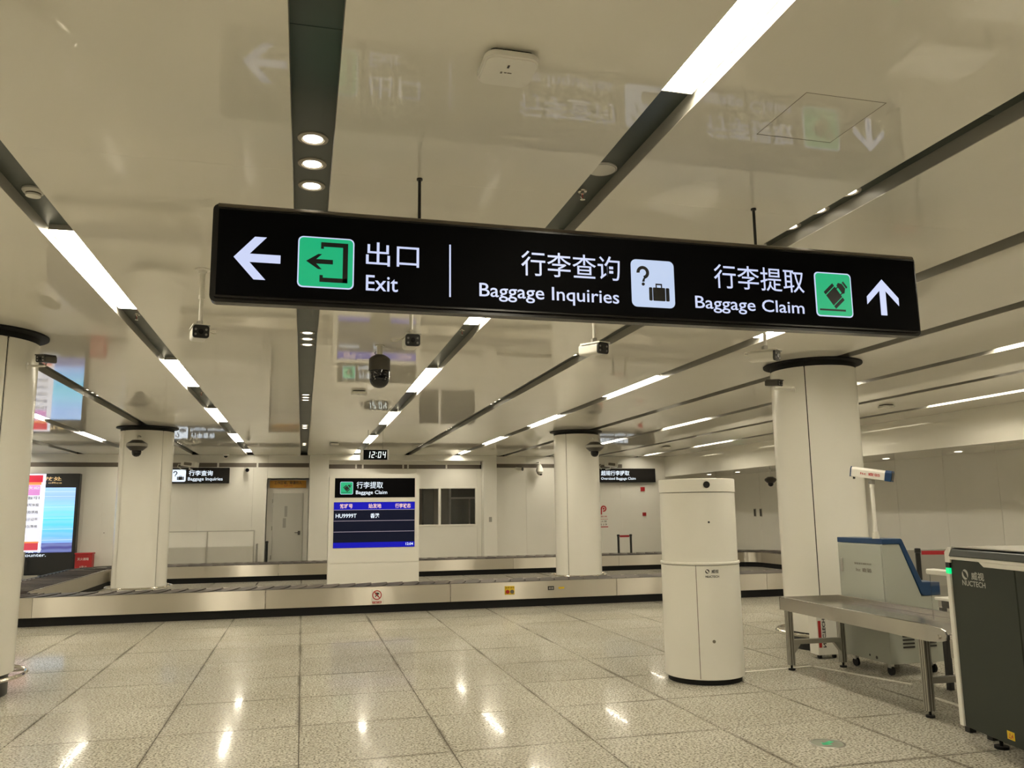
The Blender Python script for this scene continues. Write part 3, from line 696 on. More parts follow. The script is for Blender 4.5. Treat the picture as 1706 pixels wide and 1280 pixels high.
# LED wall at far left
lw = thing('led_video_wall', 'large black-framed video wall glowing cyan blue at the far left', 'screen', (-8.0, 25.0, 0))
build('cabinet', MB().box(-9.9, -6.02, 24.96, YB, .02, 2.80), 'black', lw, world=True, bevel=.01)
build('screen', MB().box(-9.6, -6.10, 24.95, 24.96, .66, 2.415), 'ledpic', lw, world=True)
sl = MB()
for z in (.99, 1.28, 1.58, 1.88, 2.17, 2.30): sl.box(-9.6, -6.10, 24.947, 24.95, z, z+.008)
build('screen_rule', sl, 'glowhot', lw, world=True)
text_y('出境旅客健康申报指南发放处', -9.15, -6.47, 2.60, 2.71, 24.955, 'gold', lw, .018)
text_y('Paperwork issuing office', -8.0, -6.46, 2.508, 2.57, 24.955, 'gold', lw, .008)
text_y('请在此处领取并按要求填写', -9.15, -6.84, .655, .775, 24.944, 'glowhot', lw, .014)
text_y("Please fill in the form at this counter.", -9.3, -6.72, .555, .645, 24.95, 'glowhot', lw, .01)
rb = thing('roll_up_banner', 'narrow white banner with red head and foot in front of the video wall', 'banner', (-7.15, 24.7, 0))
bx0, bx1 = -7.55, -6.79
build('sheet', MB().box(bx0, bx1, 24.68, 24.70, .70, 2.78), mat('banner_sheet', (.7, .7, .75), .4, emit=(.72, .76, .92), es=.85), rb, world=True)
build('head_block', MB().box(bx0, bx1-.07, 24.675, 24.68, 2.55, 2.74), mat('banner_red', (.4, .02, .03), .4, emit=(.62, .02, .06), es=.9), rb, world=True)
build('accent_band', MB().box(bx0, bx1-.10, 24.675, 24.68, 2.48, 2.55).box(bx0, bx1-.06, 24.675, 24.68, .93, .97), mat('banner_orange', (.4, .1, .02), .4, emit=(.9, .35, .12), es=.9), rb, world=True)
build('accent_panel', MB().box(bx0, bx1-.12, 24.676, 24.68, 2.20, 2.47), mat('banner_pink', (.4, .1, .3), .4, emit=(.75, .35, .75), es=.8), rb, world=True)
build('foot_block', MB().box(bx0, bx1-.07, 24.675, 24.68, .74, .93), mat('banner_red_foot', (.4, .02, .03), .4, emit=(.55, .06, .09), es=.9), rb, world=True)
for i, s in enumerate(('欢迎', '指引', '填写申报', '领取表格', '出示证件', '排队等候')):
    text_y(s, bx0+.30, bx1-.12, 2.36-.19*i-(.0 if i < 1 else .08), 2.44-.19*i-(.0 if i < 1 else .08), 24.673, 'glowhot' if i < 2 and i < 1 else 'inkgrey', rb, .01)
build('stand', MB().box(bx0, bx1, 24.64, 24.76, 0, .08).box(-7.2, -7.16, 24.70, 24.74, .08, 2.7), 'alu', rb, world=True)

# ------------------------------------------------------------ furniture along the back wall
eb = thing('extinguisher_box', 'red fire extinguisher box on the floor right of the video wall', 'box', (-5.73, 24.85, 0))
build('box_body', MB().box(-5.94, -5.52, 24.72, 24.98, .0, .60), 'red', eb, world=True, bevel=.008)
build('lid', MB().box(-5.955, -5.505, 24.70, 25.0, .60, .64), 'red', eb, world=True, bevel=.006)
text_y('灭火器箱', -5.88, -5.60, .44, .51, 24.715, 'white', eb, .005); text_y('火警119', -5.82, -5.64, .24, .30, 24.715, 'white', eb)

def hydrant(nm, x0, x1, lx, label):
    t = build(nm, MB().box(x0, x1, YB-.012, YB, .25, 2.0), 'wall', bevel=.002, kind='structure', label=label)
    build('lock', MB().cyl_dir((x0+.09, YB-.012, 1.16), (x0+.09, YB-.02, 1.16), .012, 10), 'ink', t, world=True)
    mb = ring_poly_y(MB(), lx, 1.68, .055, .10, YB-.016, YB-.012, 20, -PI*.6, PI*1.1); ring_poly_y(mb, lx, 1.68, .0, .035, YB-.016, YB-.012, 12)
    mb.box(lx-.10, lx-.06, YB-.016, YB-.012, 1.49, 1.68)
    build('hose_symbol', mb, 'redink', t, world=True)
    text_y('消火栓', lx-.11, lx+.11, 1.40, 1.455, YB-.014, 'redink', t, .01)
    build('notice', MB().box(lx-.14, lx+.14, YB-.015, YB-.012, 1.08, 1.34), 'white', t, world=True)
    build('notice_bar', MB().box(lx-.14, lx+.14, YB-.017, YB-.015, 1.08, 1.11).box(lx-.14, lx+.14, YB-.017, YB-.015, 1.335, 1.345), 'redink', t, world=True)
    text_y('火警', lx-.10, lx+.10, 1.24, 1.30, YB-.0165, 'ink', t); text_y('119', lx-.10, lx+.10, 1.14, 1.20, YB-.0165, 'ink', t)
hydrant('door_2', -5.45, -4.2, -4.74, 'white hydrant cabinet door with red hose symbol, left of the left far column')
hydrant('door_3', 9.25, 10.15, 9.50, 'white hydrant cabinet door with red hose symbol below the Oversized Baggage Claim sign')

ct = thing('inspection_counter', 'white counter with frosted upper panels in front of the back wall, left of the door', 'counter', (-2.5, 24.2, 0))
for a, b2 in ((-3.72, -2.53), (-2.49, -1.30)):
    build('lower_panel', MB().box(a, b2, 24.02, 24.05, .02, .74), 'doorgrey', ct, world=True, bevel=.002)
    build('upper_panel', MB().box(a, b2, 24.02, 24.03, .76, 1.16), 'frost', ct, world=True)
for x in (-3.75, -2.525, -1.30): build('post', MB().box(x, x+.035, 24.0, 24.05, 0, 1.17), 'alu', ct, world=True)
build('side_panel', MB().box(-1.23, -1.20, 24.05, 24.6, 0, .80).box(-3.75, -3.72, 24.05, 24.6, 0, 1.1), 'greyplastic', ct, world=True)
build('top_rail', MB().box(-3.75, -1.265, 24.0, 24.05, 1.165, 1.19), 'alu', ct, world=True)

def stanchion(x, y, label, h=.92, rz=0):
    t = thing('barrier_post', label, 'barrier', (x, y, 0), rz)
    build('base', MB().lathe([(.16, 0), (.16, .012), (.05, .035), (.03, .04)], (0, 0), 24), 'black', t, smooth=True)
    build('post', MB().cyl((0, 0), .034, .035, h-.06, 16), 'black', t, smooth=True)
    build('head', MB().lathe([(.034, h-.06), (.042, h-.055), (.042, h), (.03, h+.008), (0, h+.008)], (0, 0), 16), 'black', t, smooth=True)
    return t
stanchion(9.43, 23.8, 'left black barrier post of the far pair behind the carousel', .88)
p = stanchion(9.84, 23.8, 'right black barrier post of the far pair behind the carousel', .88)
p = thing('barrier_belt', 'red belt between the far pair of barrier posts', 'barrier', (9.635, 23.8, .8)); build('belt', MB().box(-.158, .158, -.002, .002, 0, .06), 'redfabric', p)
stanchion(8.50, 10.0, 'left black barrier post beyond the blue-topped cabinet', 1.02)
p = stanchion(8.93, 9.85, 'right black barrier post beyond the blue-topped cabinet', 1.02)
p = thing('barrier_belt', 'red belt stretched between the near posts behind the blue-topped cabinet', 'barrier', (8.715, 9.925, .935), -.34); build('belt', MB().box(-.175, .175, -.002, .002, 0, .055), 'redfabric', p)
stanchion(-.97, 24.9, 'black barrier post beside the grey door', .85)
pn = thing('partition_screen', 'grey partition screen beyond the blue-topped cabinet', 'partition', (9.15, 10.6, 0))
build('board', MB().box(-.5, .9, -.012, .012, .12, .97), 'acrylic', pn, bevel=.003)
build('foot', MB().box(-.45, -.40, -.2, .2, 0, .03).box(-.45, -.40, -.02, .02, .03, .13).box(.75, .80, -.2, .2, 0, .03).box(.75, .80, -.02, .02, .03, .13), 'alu', pn)

# little fire devices and switches
def wallbox(name, x0, x1, z0, z1, m, label, cat, y=YB, th=.04):
    t = thing(name, label, cat, ((x0+x1)/2, y, z0)); build('housing', MB().box(x0, x1, y-th, y, z0, z1), m, t, world=True, bevel=.004)
    build('button', MB().box(x0+(x1-x0)*.3, x1-(x1-x0)*.3, y-th-.008, y-th, z0+(z1-z0)*.35, z1-(z1-z0)*.35), 'redink' if m == 'red' else 'greyplastic', t, world=True); return t
wallbox('fire_alarm_sounder', 10.82, 10.96, 2.24, 2.37, 'red', 'red fire alarm sounder high on the wall under the Oversized Baggage Claim sign', 'alarm')
wallbox('fire_call_point', 10.86, 10.98, 1.43, 1.54, 'red', 'red fire call point at chest height under the Oversized Baggage Claim sign', 'alarm')
wallbox('wall_switch', 5.60, 5.69, 1.31, 1.46, 'greyplastic', 'small grey switch plate on the pier right of the office window', 'switch', 24.86, .015)
for yq_, q in ((22.84, 'left'), (22.50, 'right')):
    t = thing('door_pull', f'{q} slim dark door pull on the far right wall, seen right of the white cylinder', 'handle', (X1, yq_, 1.4))
    build('pull_plate', MB().box(X1-.012, X1, yq_-.06, yq_+.06, 1.38, 1.62), 'greyplastic', t, world=True)
    build('pull_bar', MB().box(X1-.03, X1-.012, yq_-.03, yq_+.03, 1.40, 1.60), 'aludark', t, world=True)

# ------------------------------------------------------------ ceiling fittings
def ordn(i): return ('nearest', 'second nearest', 'third nearest', 'fourth nearest', 'fifth nearest', 'sixth nearest', 'farthest')[i]
def where(k):
    n_ = {-7: 'the fourth', -5: 'the third', -3: 'the second', -1: 'the first'}
    if k == 0: return 'trough above the exit pictogram'
    side = 'left' if k < 0 else 'right'; q = abs(k)
    return ('first second third fourth fifth sixth seventh'.split()[q-1])+f' trough {side} of the exit pictogram'
lp = thing('led_ceiling_panel', 'x', 'light', (PITCH, .97, H))
build('housing', MB().box(-.083, .083, 0, 2.05, .052, .08), 'whiteplastic', lp)
build('end_cap', MB().box(-.083, .083, -.006, 0, .045, .08).box(-.083, .083, 2.05, 2.056, .045, .08), 'greyplastic', lp)
build('diffuser', MB().box(-.079, .079, .004, 2.046, .044, .052), 'panel', lp)
first = True
for k in (-7, -5, -3, -1, 1, 3, 5, 7):
    vis = 0
    for j in range(-1, 6):
        y = .97+4.53*j
        L = f'{["rearmost", "nearest", "second nearest", "third nearest", "fourth nearest", "fifth nearest", "farthest"][j+1]} long light panel in the {where(k)}'
        if first: lp['label'] = L; place(lp, (k*PITCH, y, H), 0); lp['group'] = 'long light panels in the ceiling troughs'; first = False
        else:
            q = dup(lp, (k*PITCH, y, H), 0, L, 'long light panels in the ceiling troughs')
            if j == 5: q.scale = (1, .49, 1)
dl = thing('recessed_downlight', 'x', 'light', (0, 4.2, TOP))
build('trim_ring', MB().lathe([(.054, -.001), (.056, -.009), (.074, -.006), (.075, -.0005)], (0, 0), 32, caps=False), 'ringw', dl, smooth=True)
build('reflector', MB().lathe([(.0545, -.006), (.042, -.004)], (0, 0), 32, caps=False), 'reflector', dl, smooth=True)
build('lamp', MB().cyl((0, 0), .050, -.005, -.001, 24), 'lamp', dl)
first = True
for k in (-6, -4, -2, 0, 2, 4, 6):
    for j in range(-1, 5):
        for i, d_ in enumerate((-.30, 0, .30)):
            y = 4.2+4.48*j+d_; 
            if any(math.hypot(k*PITCH-a, y-b2) < .62 for a, b2 in ((-3.05, 8.68), (6.07, 8.68), (5.88, 17.2), (-3.06, 17.6))): continue
            L = f'{("near", "middle", "far")[i]} downlight of the {["rearmost", "nearest", "second", "third", "fourth", "farthest"][j+1]} trio, {where(k)}'
            if first: dl['label'] = L; place(dl, (k*PITCH, y, TOP), 0); dl['group'] = 'round downlights in the dark troughs'; first = False
            else: dup(dl, (k*PITCH, y, TOP), 0, L, 'round downlights in the dark troughs')
# soffit downlights on the right
sd = thing('soffit_downlight', 'small square downlight in the right soffit, nearest of four', 'light', (12.9, 13.78, 2.715), 0, 'square downlights in the right soffit')
build('trim_ring', MB().box(-.07, .07, -.07, .07, -.006, -.0005), 'whiteplastic', sd)
build('lamp', MB().box(-.05, .05, -.05, .05, -.009, -.006), 'lamp', sd)
for x, y, q in ((12.9, 15.92, 'small square downlight in the right soffit, second nearest of four'), (12.65, 22.1, 'small square downlight in the right soffit, second farthest of four'), (12.5, 23.6, 'small square downlight in the right soffit, farthest of four')):
    dup(sd, (x, y, 2.715), 0, q, 'square downlights in the right soffit')

# wifi access points
ap = thing('wifi_access_point', 'rounded square white wireless access point on the ceiling above the hanging sign', 'access point', (.737, 2.88, H))
build('mount', MB().prism_z(rrect(-.085, .085, -.085, .085, .02), -.014, -.0005), 'blackmatte', ap)
build('shell', MB().prism_z(rrect(-.108, .108, -.108, .108, .045, 6), -.048, -.014), 'whiteplastic', ap, bevel=.008, seg=3, smooth=True)
build('indicator', MB().box(-.012, -.004, -.055, -.035, -.0492, -.048), 'ink', ap)
build('maker_mark', MB().box(-.03, -.022, -.004, .008, -.0492, -.048).box(-.015, -.005, -.003, .003, -.0492, -.048).box(-.002, .015, -.003, .003, -.0492, -.048), 'inkgrey', ap)
for x, y, q in ((.747, 11.84, 'flat white wireless access point on the ceiling beyond the hanging dome camera'), (.73, 20.7, 'farthest flat white wireless access point, on the ceiling left of the clock'), (9.75, 11.92, 'flat white wireless access point on the ceiling right of the near right column'), (9.75, 20.8, 'flat white wireless access point on the ceiling before the Oversized Baggage Claim sign')):
    dup(ap, (x, y, H), 0, q)
# smoke detectors, speaker, sprinkler
def smoke(x, y, label):
    t = thing('smoke_detector', label, 'detector', (x, y, TOP))
    build('base', MB().lathe([(.058, -.0005), (.060, -.012), (.050, -.026), (.0, -.026)], (0, 0), 32), 'whiteplastic', t, smooth=True)
    build('vent_ring', MB().lathe([(.040, -.026), (.038, -.034), (0, -.034)], (0, 0), 32), 'inkgrey', t, smooth=True)
    build('cap', MB().lathe([(.041, -.034), (.038, -.044), (.0, -.047)], (0, 0), 32), 'whiteplastic', t, smooth=True)
smoke(-PITCH, 4.90, 'white round smoke detector in the dark trough at upper left')
smoke(2*PITCH, 4.885, 'white round smoke detector just above the top edge of the hanging sign')
sp = thing('ceiling_speaker', 'plain round white ceiling speaker in the trough below the near right light panel', 'speaker', (PITCH, 3.92, TOP))
build('grille', MB().lathe([(.082, -.0005), (.082, -.008), (.076, -.011), (0, -.013)], (0, 0), 36), 'whiteplastic', sp, smooth=True)
build('rim', MB().lathe([(.074, -.0115), (.076, -.0125), (.078, -.0105)], (0, 0), 36, caps=False), 'greyplastic', sp)
def sprinkler(x, y, label):
    t = thing('fire_sprinkler', label, 'sprinkler', (x, y, TOP))
    build('escutcheon', MB().lathe([(.030, -.0005), (.026, -.008), (.012, -.010), (.010, -.02), (0, -.02)], (0, 0), 20), 'steel', t, smooth=True)
    build('frame', MB().tube([(-.010, 0, -.02), (-.013, 0, -.035), (0, 0, -.052)], .0025, 6).tube([(.010, 0, -.02), (.013, 0, -.035), (0, 0, -.052)], .0025, 6), 'steel', t)
    build('bulb', MB().cyl((0, 0), .003, -.045, -.02, 8), 'red', t)
    build('deflector', MB().cyl((0, 0), .015, -.055, -.052, 16), 'steel', t)
sprinkler(PITCH, 4.24, 'small chrome fire sprinkler beside the round ceiling speaker')
sprinkler(-PITCH, 7.9, 'small chrome fire sprinkler past the end of the left light panel')
sprinkler(PITCH, 7.95, 'small chrome fire sprinkler just beyond the hanging sign, past the second light panel')
sprinkler(-PITCH, 12.9, 'small chrome fire sprinkler between the far light panels on the left')

# ------------------------------------------------------------ cameras
def bullet_parts(t, loc, rz, pitch=0, body='whiteplastic', s=1.0, L=.20, front='black', hood=True):
    """camera head pointing along local -y"""
    R_ = Matrix.Translation(loc) @ Matrix.Rotation(rz, 4, 'Z') @ Matrix.Rotation(pitch, 4, 'X') @ Matrix.Diagonal((s, s, s, 1))
    build('camera_body', MB().prism_y(rrect(-.042, .042, -.034, .034, .016), -.06, L-.06).xf(R_), body, t, bevel=.003, smooth=True)
    f = build('front_window', MB().prism_y(rrect(-.044, .044, -.036, .036, .016), -.075, -.06).xf(R_), front, t, smooth=True)
    for u in (-1, 1):
        for v in (-1, 1):
            build('infrared_led', MB().cyl_dir((.028*u, -.075, .014*v-.002), (.028*u, -.077, .014*v-.002), .0065, 10).xf(R_), 'irled', f)
    build('lens', MB().cyl_dir((0, -.075, 0), (0, -.078, 0), .014, 16).xf(R_), 'blackgloss', f)
    if hood: build('sun_shield', MB().prism_y([(-.048, .030), (-.044, .041), (.044, .041), (.048, .030), (.046, .030), (.043, .038), (-.043, .038), (-.046, .030)], -.085, L-.08).xf(R_), body, t)
def pole_camera(x, y, label, rz, cable):
    t = thing('bullet_camera', label, 'camera', (x, y, H))
    build('ceiling_flange', MB().lathe([(.055, -.0005), (.055, -.006), (.03, -.010), (.024, -.03)], (0, 0), 24), 'whiteplastic', t, smooth=True)
    build('pole', MB().cyl((0, 0), .0185, -.20, -.02, 16).cyl((0, 0), .0215, -.22, -.19, 16).cyl((0, 0), .014, -.385, -.20, 16), 'whiteplastic', t, smooth=True)
    build('swivel', MB().box(-.016, .016, -.018, .018, -.415, -.380).box(-.024, -.016, -.02, .02, -.44, -.385), 'greyplastic', t, bevel=.003)
    bullet_parts(t, (0, -.02, -.475), rz, .06, s=1.25, L=.18)
    pts = []
    for i in range(15):
        a = i/14; pts.append((cable*(.10*math.sin(a*PI)), .03+.10*math.sin(a*PI*.9), -.40-.07*a-.03*math.sin(a*2*PI)))
    build('cable', MB().tube(pts, .004, 6), 'cable', t, smooth=True)
pole_camera(-.745, 6.05, 'white bullet camera on a ceiling pole, left of the hanging sign', .22, 1)
pole_camera(.765, 6.05, 'white bullet camera on a ceiling pole below the exit half of the hanging sign', 0, -1.4)
pole_camera(2.245, 6.05, 'white bullet camera on a ceiling pole below the middle of the hanging sign, by Inquiries', .38, .3)
pole_camera(3.79, 6.05, 'white bullet camera on a ceiling pole below the right end of the hanging sign', .6, -1.3)

pt = thing('dome_camera', 'large hanging dome camera with grey housing and black dome, below the exit sign', 'camera', (.745, 8.5, H))
build('stem', MB().cyl((0, 0), .028, -.10, -.0005, 16).cyl((0, 0), .05, -.008, -.0005, 20), 'cable', pt, smooth=True)
build('safety_chain', MB().tube([(-.04, 0, -.07), (-.055, -.01, -.09), (-.02, -.02, -.11), (.02, -.02, -.10), (.03, 0, -.12)], .005, 6), 'greyplastic', pt)
build('housing', MB().lathe([(0, -.10), (.05, -.105), (.085, -.125), (.108, -.145), (.112, -.16), (.112, -.262), (.115, -.268), (.115, -.275), (0, -.275)], (0, 0), 40), 'bronze', pt, smooth=True)
build('dome', MB().lathe([(.104, -.275), (.104, -.36), (.098, -.395), (.080, -.425), (.052, -.447), (.02, -.457), (0, -.458)], (0, 0), 36), 'lens', pt, smooth=True)
im = MB()
for u in (-1, 1):
    for q in range(4): im.cyl_dir((u*(.058-.008*q), -.084+.012*q, -.355-.018*q), (u*(.060-.008*q), -.105+.012*q, -.357-.018*q), .006, 8)
build('infrared_led', im, 'irled', pt)

def column_dome(x, y, z, label, s=1.0, ang=-PI/2, arm=.24):
    t = thing('dome_camera', label, 'camera', (x, y, z))
    build('housing', MB().lathe([(0, .17*s), (.09*s, .165*s), (.13*s, .135*s), (.185*s, .10*s), (.185*s, .035*s), (.17*s, .02*s), (.11*s, -.035*s), (0, -.035*s)], (0, 0), 36), 'bronze', t, smooth=True)
    build('band', MB().lathe([(.187*s, .095*s), (.190*s, .09*s), (.190*s, .045*s), (.187*s, .04*s)], (0, 0), 36, caps=False), 'greyplastic' if s > .9 else 'bronze', t, smooth=True)
    build('dome', MB().lathe([(.085*s, -.035*s), (.088*s, -.07*s), (.075*s, -.115*s), (.045*s, -.145*s), (0, -.155*s)], (0, 0), 28), 'lens', t, smooth=True)
    dx, dy = math.cos(ang)*arm, math.sin(ang)*arm
    build('bracket', MB().tube([(0, 0, .16*s), (0, 0, .22*s), (dx*.3, dy*.3, .26*s), (dx, dy, .26*s)] if arm else [(0, 0, .14), (0, 0, 2.715-z)], .018, 8), 'whiteplastic', t, smooth=True)
    return t
column_dome(-3.10, 16.80, 2.88, 'bronze-grey dome camera on the front of the left far column', 1, PI/2, .30)
column_dome(6.02, 16.40, 2.90, 'bronze-grey dome camera on the front of the right far column', 1, PI/2, .27)
column_dome(12.75, 20.5, 2.36, 'dark dome camera under the right soffit, beside the near right column', .85, 0, .0)
def column_bullet(x, y, z, label, rz, wallx, body='bronze'):
    t = thing('bullet_camera', label, 'camera', (x, y, z))
    bullet_parts(t, (0, 0, 0), rz, .1, body, 1.0, .17)
    build('bracket', MB().tube([(0, .03, -.035), (0, .03, -.062), (wallx*.4, .03, -.066), (wallx, .03, -.066)], .011, 8).cyl_dir((wallx, .03, -.066), (wallx*1.04, .03, -.066), .035, 16), 'whiteplastic', t, smooth=True)
column_bullet(-2.40, 8.42, 3.085, 'grey bullet camera on a white bracket at the right side of the left near column', -.35, -.155)
column_bullet(5.33, 8.35, 3.06, 'grey bullet camera on a white bracket at the left side of the near right column', .45, .27)
# small cameras at the back wall
def wall_bullet(x, z, label, dx):
    t = thing('bullet_camera', label, 'camera', (x, YB, z))
    build('bracket', MB().tube([(0, 0, .02), (0, -.10, .02), (dx*.4, -.16, 0)], .014, 6), 'whiteplastic', t)
    build('camera_body', MB().cyl_dir((dx*.2, -.10, 0), (dx, -.30, -.03), .045, 12), 'whiteplastic', t, smooth=True)
    build('front_window', MB().cyl_dir((dx, -.30, -.03), (dx*1.08, -.315, -.032), .055, 12), 'lens', t, smooth=True)
wall_bullet(-1.66, 2.93, 'small white bullet camera on the back wall left of the grey door', .07)
wall_bullet(6.50, 2.97, 'small white bullet camera on the back wall right of the second pier', .20)
t = thing('dome_camera', 'small white dome camera at the ceiling edge above the Baggage Inquiries wall sign', 'camera', (-2.2, 24.95, H))
build('housing', MB().lathe([(.09, -.0005), (.09, -.03), (.07, -.05), (0, -.05)], (0, 0), 20), 'whiteplastic', t, smooth=True)
build('dome', MB().lathe([(.055, -.05), (.045, -.085), (0, -.105)], (0, 0), 20), 'lens', t, smooth=True)
t = thing('dome_camera', 'white drop-shaped dome camera on the back wall left of the right far column', 'camera', (7.26, 24.88, 2.80))
build('housing', MB().lathe([(0, .30), (.05, .29), (.09, .20), (.12, .10), (.12, .06), (0, .06)], (0, 0), 24), 'whiteplastic', t, smooth=True)
build('dome', MB().lathe([(.10, .06), (.09, .01), (.05, -.04), (0, -.055)], (0, 0), 24), 'greyplastic', t, smooth=True)
build('camera_eye', MB().lathe([(.05, -.02), (.045, -.05), (0, -.065)], (.03, -.03), 16), 'lens', t, smooth=True)
build('bracket', MB().tube([(0, 0, .29), (0, 0, .36), (0, .32, .36)], .02, 8), 'whiteplastic', t, smooth=True)
def box_cam(x, z, label):
    t = thing('box_camera', label, 'camera', (x, 24.5, z))
    R_ = Matrix.Rotation(-.25, 4, 'Z') @ Matrix.Rotation(.12, 4, 'Y')
    build('camera_body', MB().box(-.20, .20, -.10, .22, -.075, .075).xf(R_), 'whiteplastic', t, bevel=.008)
    build('front_window', MB().prism_y(rrect(-.11, .11, -.04, .04, .02), -.106, -.10).xf(R_), 'inkgrey', t)
    build('bracket', MB().tube([(0, .1, -.07), (0, .12, -.13), (.02, .69, -.13)], .022, 8), 'whiteplastic', t)
    build('cable', MB().tube([(-.2, .1, .0), (-.30, .12, .0), (-.33, .2, -.06), (-.24, .3, -.13), (-.1, .69, -.13)], .012, 6), 'cable', t)
box_cam(-3.13, 3.045, 'white box camera above the Baggage Inquiries wall sign')
box_cam(9.55, 3.075, 'white box camera above the Oversized Baggage Claim wall sign')

# ------------------------------------------------------------ white cylinder unit
KX, KY = 3.80, 7.455
kk = thing('inspection_cylinder', 'tall white cylindrical inspection unit with a black lens at its top', 'device', (KX, KY, 0))
build('plinth', MB().cyl((0, 0), .345, 0, .06, 48), 'blackmatte', kk, smooth=True)
build('lower_shell', MB().cyl((0, 0), .374, .05, 1.083, 64), 'kiosk', kk, smooth=True, bevel=.004)
build('shelf_ring', MB().lathe([(.3, 1.088), (.378, 1.088), (.381, 1.092), (.381, 1.108), (.378, 1.112), (.3, 1.112)], (0, 0), 64), 'kiosk', kk, smooth=True)
build('upper_shell', MB().cyl((0, 0), .364, 1.112, 1.765, 64), 'kiosk', kk, smooth=True)
build('cap', MB().lathe([(.360, 1.77), (.369, 1.772), (.369, 1.893), (.363, 1.899), (0, 1.899)], (0, 0), 64), 'kiosk', kk, smooth=True)
fa = math.atan2(-KY, -KX)      # direction to the viewer's side
def on_cyl(a, r, z): return (r*math.cos(a), r*math.sin(a), z)
a1 = fa-.06+.0
sm_a = math.radians(243)-.105
build('door_seam', MB().box(.3745, .3752, -.003, .003, .06, 1.083).xf(Matrix.Rotation(sm_a, 4, 'Z')), 'inkgrey', kk)
def kdot(a, z, r, R0, m, nm):
    n_ = Vector((math.cos(a), math.sin(a), 0)); build(nm, MB().cyl_dir(tuple(n_*(R0-.002)+Vector((0, 0, z))), tuple(n_*(R0+.004)+Vector((0, 0, z))), r, 20), m, kk, smooth=True)
kdot(math.radians(258), 1.838, .032, .369, 'lens', 'lens'); kdot(math.radians(259), 1.485, .010, .364, 'ink', 'sensor'); kdot(math.radians(258), .396, .015, .374, 'inkgrey', 'lock')
def cyl_text(body, a0, a1, z0, z1, m, bold, R0=.3755, nm='lettering'):
    mb = text_mb(body, lambda u, v, d: (R0*math.cos(u), R0*math.sin(u), v), a0, a1, z0, z1, bold)
    return build(nm, mb, m, kk)
def logo_mark(fn, u, v, r, ku):
    """two swooshes forming a split ball; fn(u,v) -> point"""
    mb = MB()
    for s in (1, -1):
        pts = []
        for i in range(15):
            t = -.25*PI+PI*i/14; pts.append((math.cos(t)*r, math.sin(t)*r))
        for i in range(11):
            t = i/10; p0 = pts[14]; p1 = pts[0]; x = p0[0]+(p1[0]-p0[0])*t; y = p0[1]+(p1[1]-p0[1])*t
            bow = .42*r*math.sin(PI*t); pts.append((x+bow*.7, y+bow*.7)) if 0 < i < 10 else None
        vs = [fn(u+s*(a*.98+.04*r)*ku, v+s*(b2*.98+.04*r)) for a, b2 in pts]
        mb.add(vs, [tuple(range(len(vs)))])
    return mb
A0 = math.radians(251.5); dA = 1/.374
build('logo_mark', logo_mark(lambda u, v: (.3756*math.cos(u), .3756*math.sin(u), v), A0+.010*dA, 1.030, .019, dA), 'ink', kk)
cyl_text('威视', A0+.048*dA, A0+.118*dA, 1.012, 1.046, 'ink', .02)
cyl_text('NUCTECH', A0-.008*dA, A0+.122*dA, .972, .992, 'ink', .02)

# ------------------------------------------------------------ x-ray scanner and roller table
XR = -math.radians(10.7)
xr = thing('baggage_scanner', 'dark green-grey baggage x-ray scanner with pale frame at the right edge', 'machine', (4.45, 4.95, 0), XR)
# local: y negative = towards the viewer, x positive = away to the right; side face is x = 0
build('side_panel', MB().box(.0, .04, -.70, -.035, .115, 1.235), 'xray', xr, bevel=.004)
build('side_panel', MB().box(.0, .04, -2.3, -.706, .115, 1.235), 'xray', xr, bevel=.004)
build('corner_post', MB().box(-.012, .06, -.035, .012, .115, 1.135), 'white', xr, bevel=.004)
build('status_light', MB().box(-.012, .06, -.035, .012, 1.137, 1.175), 'greenled', xr, bevel=.003)
build('dark_band', MB().box(-.010, .06, -.035, .010, 1.176, 1.212), 'black', xr)
build('corner_cap', MB().prism_x([(-.05, 1.213), (.012, 1.213), (.012, 1.285), (-.03, 1.318), (-.05, 1.318)], -.012, .06), 'white', xr, bevel=.003)
build('waist_rail', MB().prism_x([(-.05, 1.236), (-2.3, 1.236), (-2.3, 1.258), (-.05, 1.258)], -.012, .05).prism_x([(-.37, 1.236), (-.42, 1.205), (-2.3, 1.205), (-2.3, 1.236)], -.014, .03), 'white', xr, bevel=.002)
build('hood', MB().prism_y([(-.02, 1.26), (.0, 1.305), (.03, 1.318), (1.15, 1.318), (1.2, 1.26)], -2.3, -.05), 'xraydark', xr, bevel=.003)
build('lid_edge', MB().box(.01, 1.15, -2.3, -.05, 1.3185, 1.325), 'alu', xr)
build('housing', MB().box(.04, 1.16, -2.3, -.02, .62, 1.26).box(.04, 1.16, -2.3, -.3, .14, .62), 'xray', xr)
build('tunnel_mouth', MB().box(.20, .98, -.021, -.012, .68, 1.15), 'black', xr)
for y in (-.16, -2.1):
    for x in (.16, 1.0):
        build('levelling_foot', MB().cyl((x, y), .045, 0, .018, 20).cyl((x, y), .012, .018, .14, 10), 'blackmatte', xr, smooth=True)
build('warning_label', MB().box(-.0015, 0, -.545, -.475, .15, .20), 'yellow', xr)
def side_text(body, u0, u1, z0, z1, m, bold, parent=xr):
    mb = text_mb(body, lambda u, v, d: (-.002, -u, v), u0, u1, z0, z1, bold); return build('lettering', mb, m, parent)
side_text('威视', .262, .398, 1.112, 1.166, 'logogrey', .015)
side_text('NUCTECH', .157, .405, 1.068, 1.104, 'logogrey', .015)
build('logo_mark', logo_mark(lambda u, v: (-.002, -u, v), .195, 1.142, .034, 1), 'logogrey', xr)
side_text('△4', .488, .532, .158, .192, 'redink', .01)

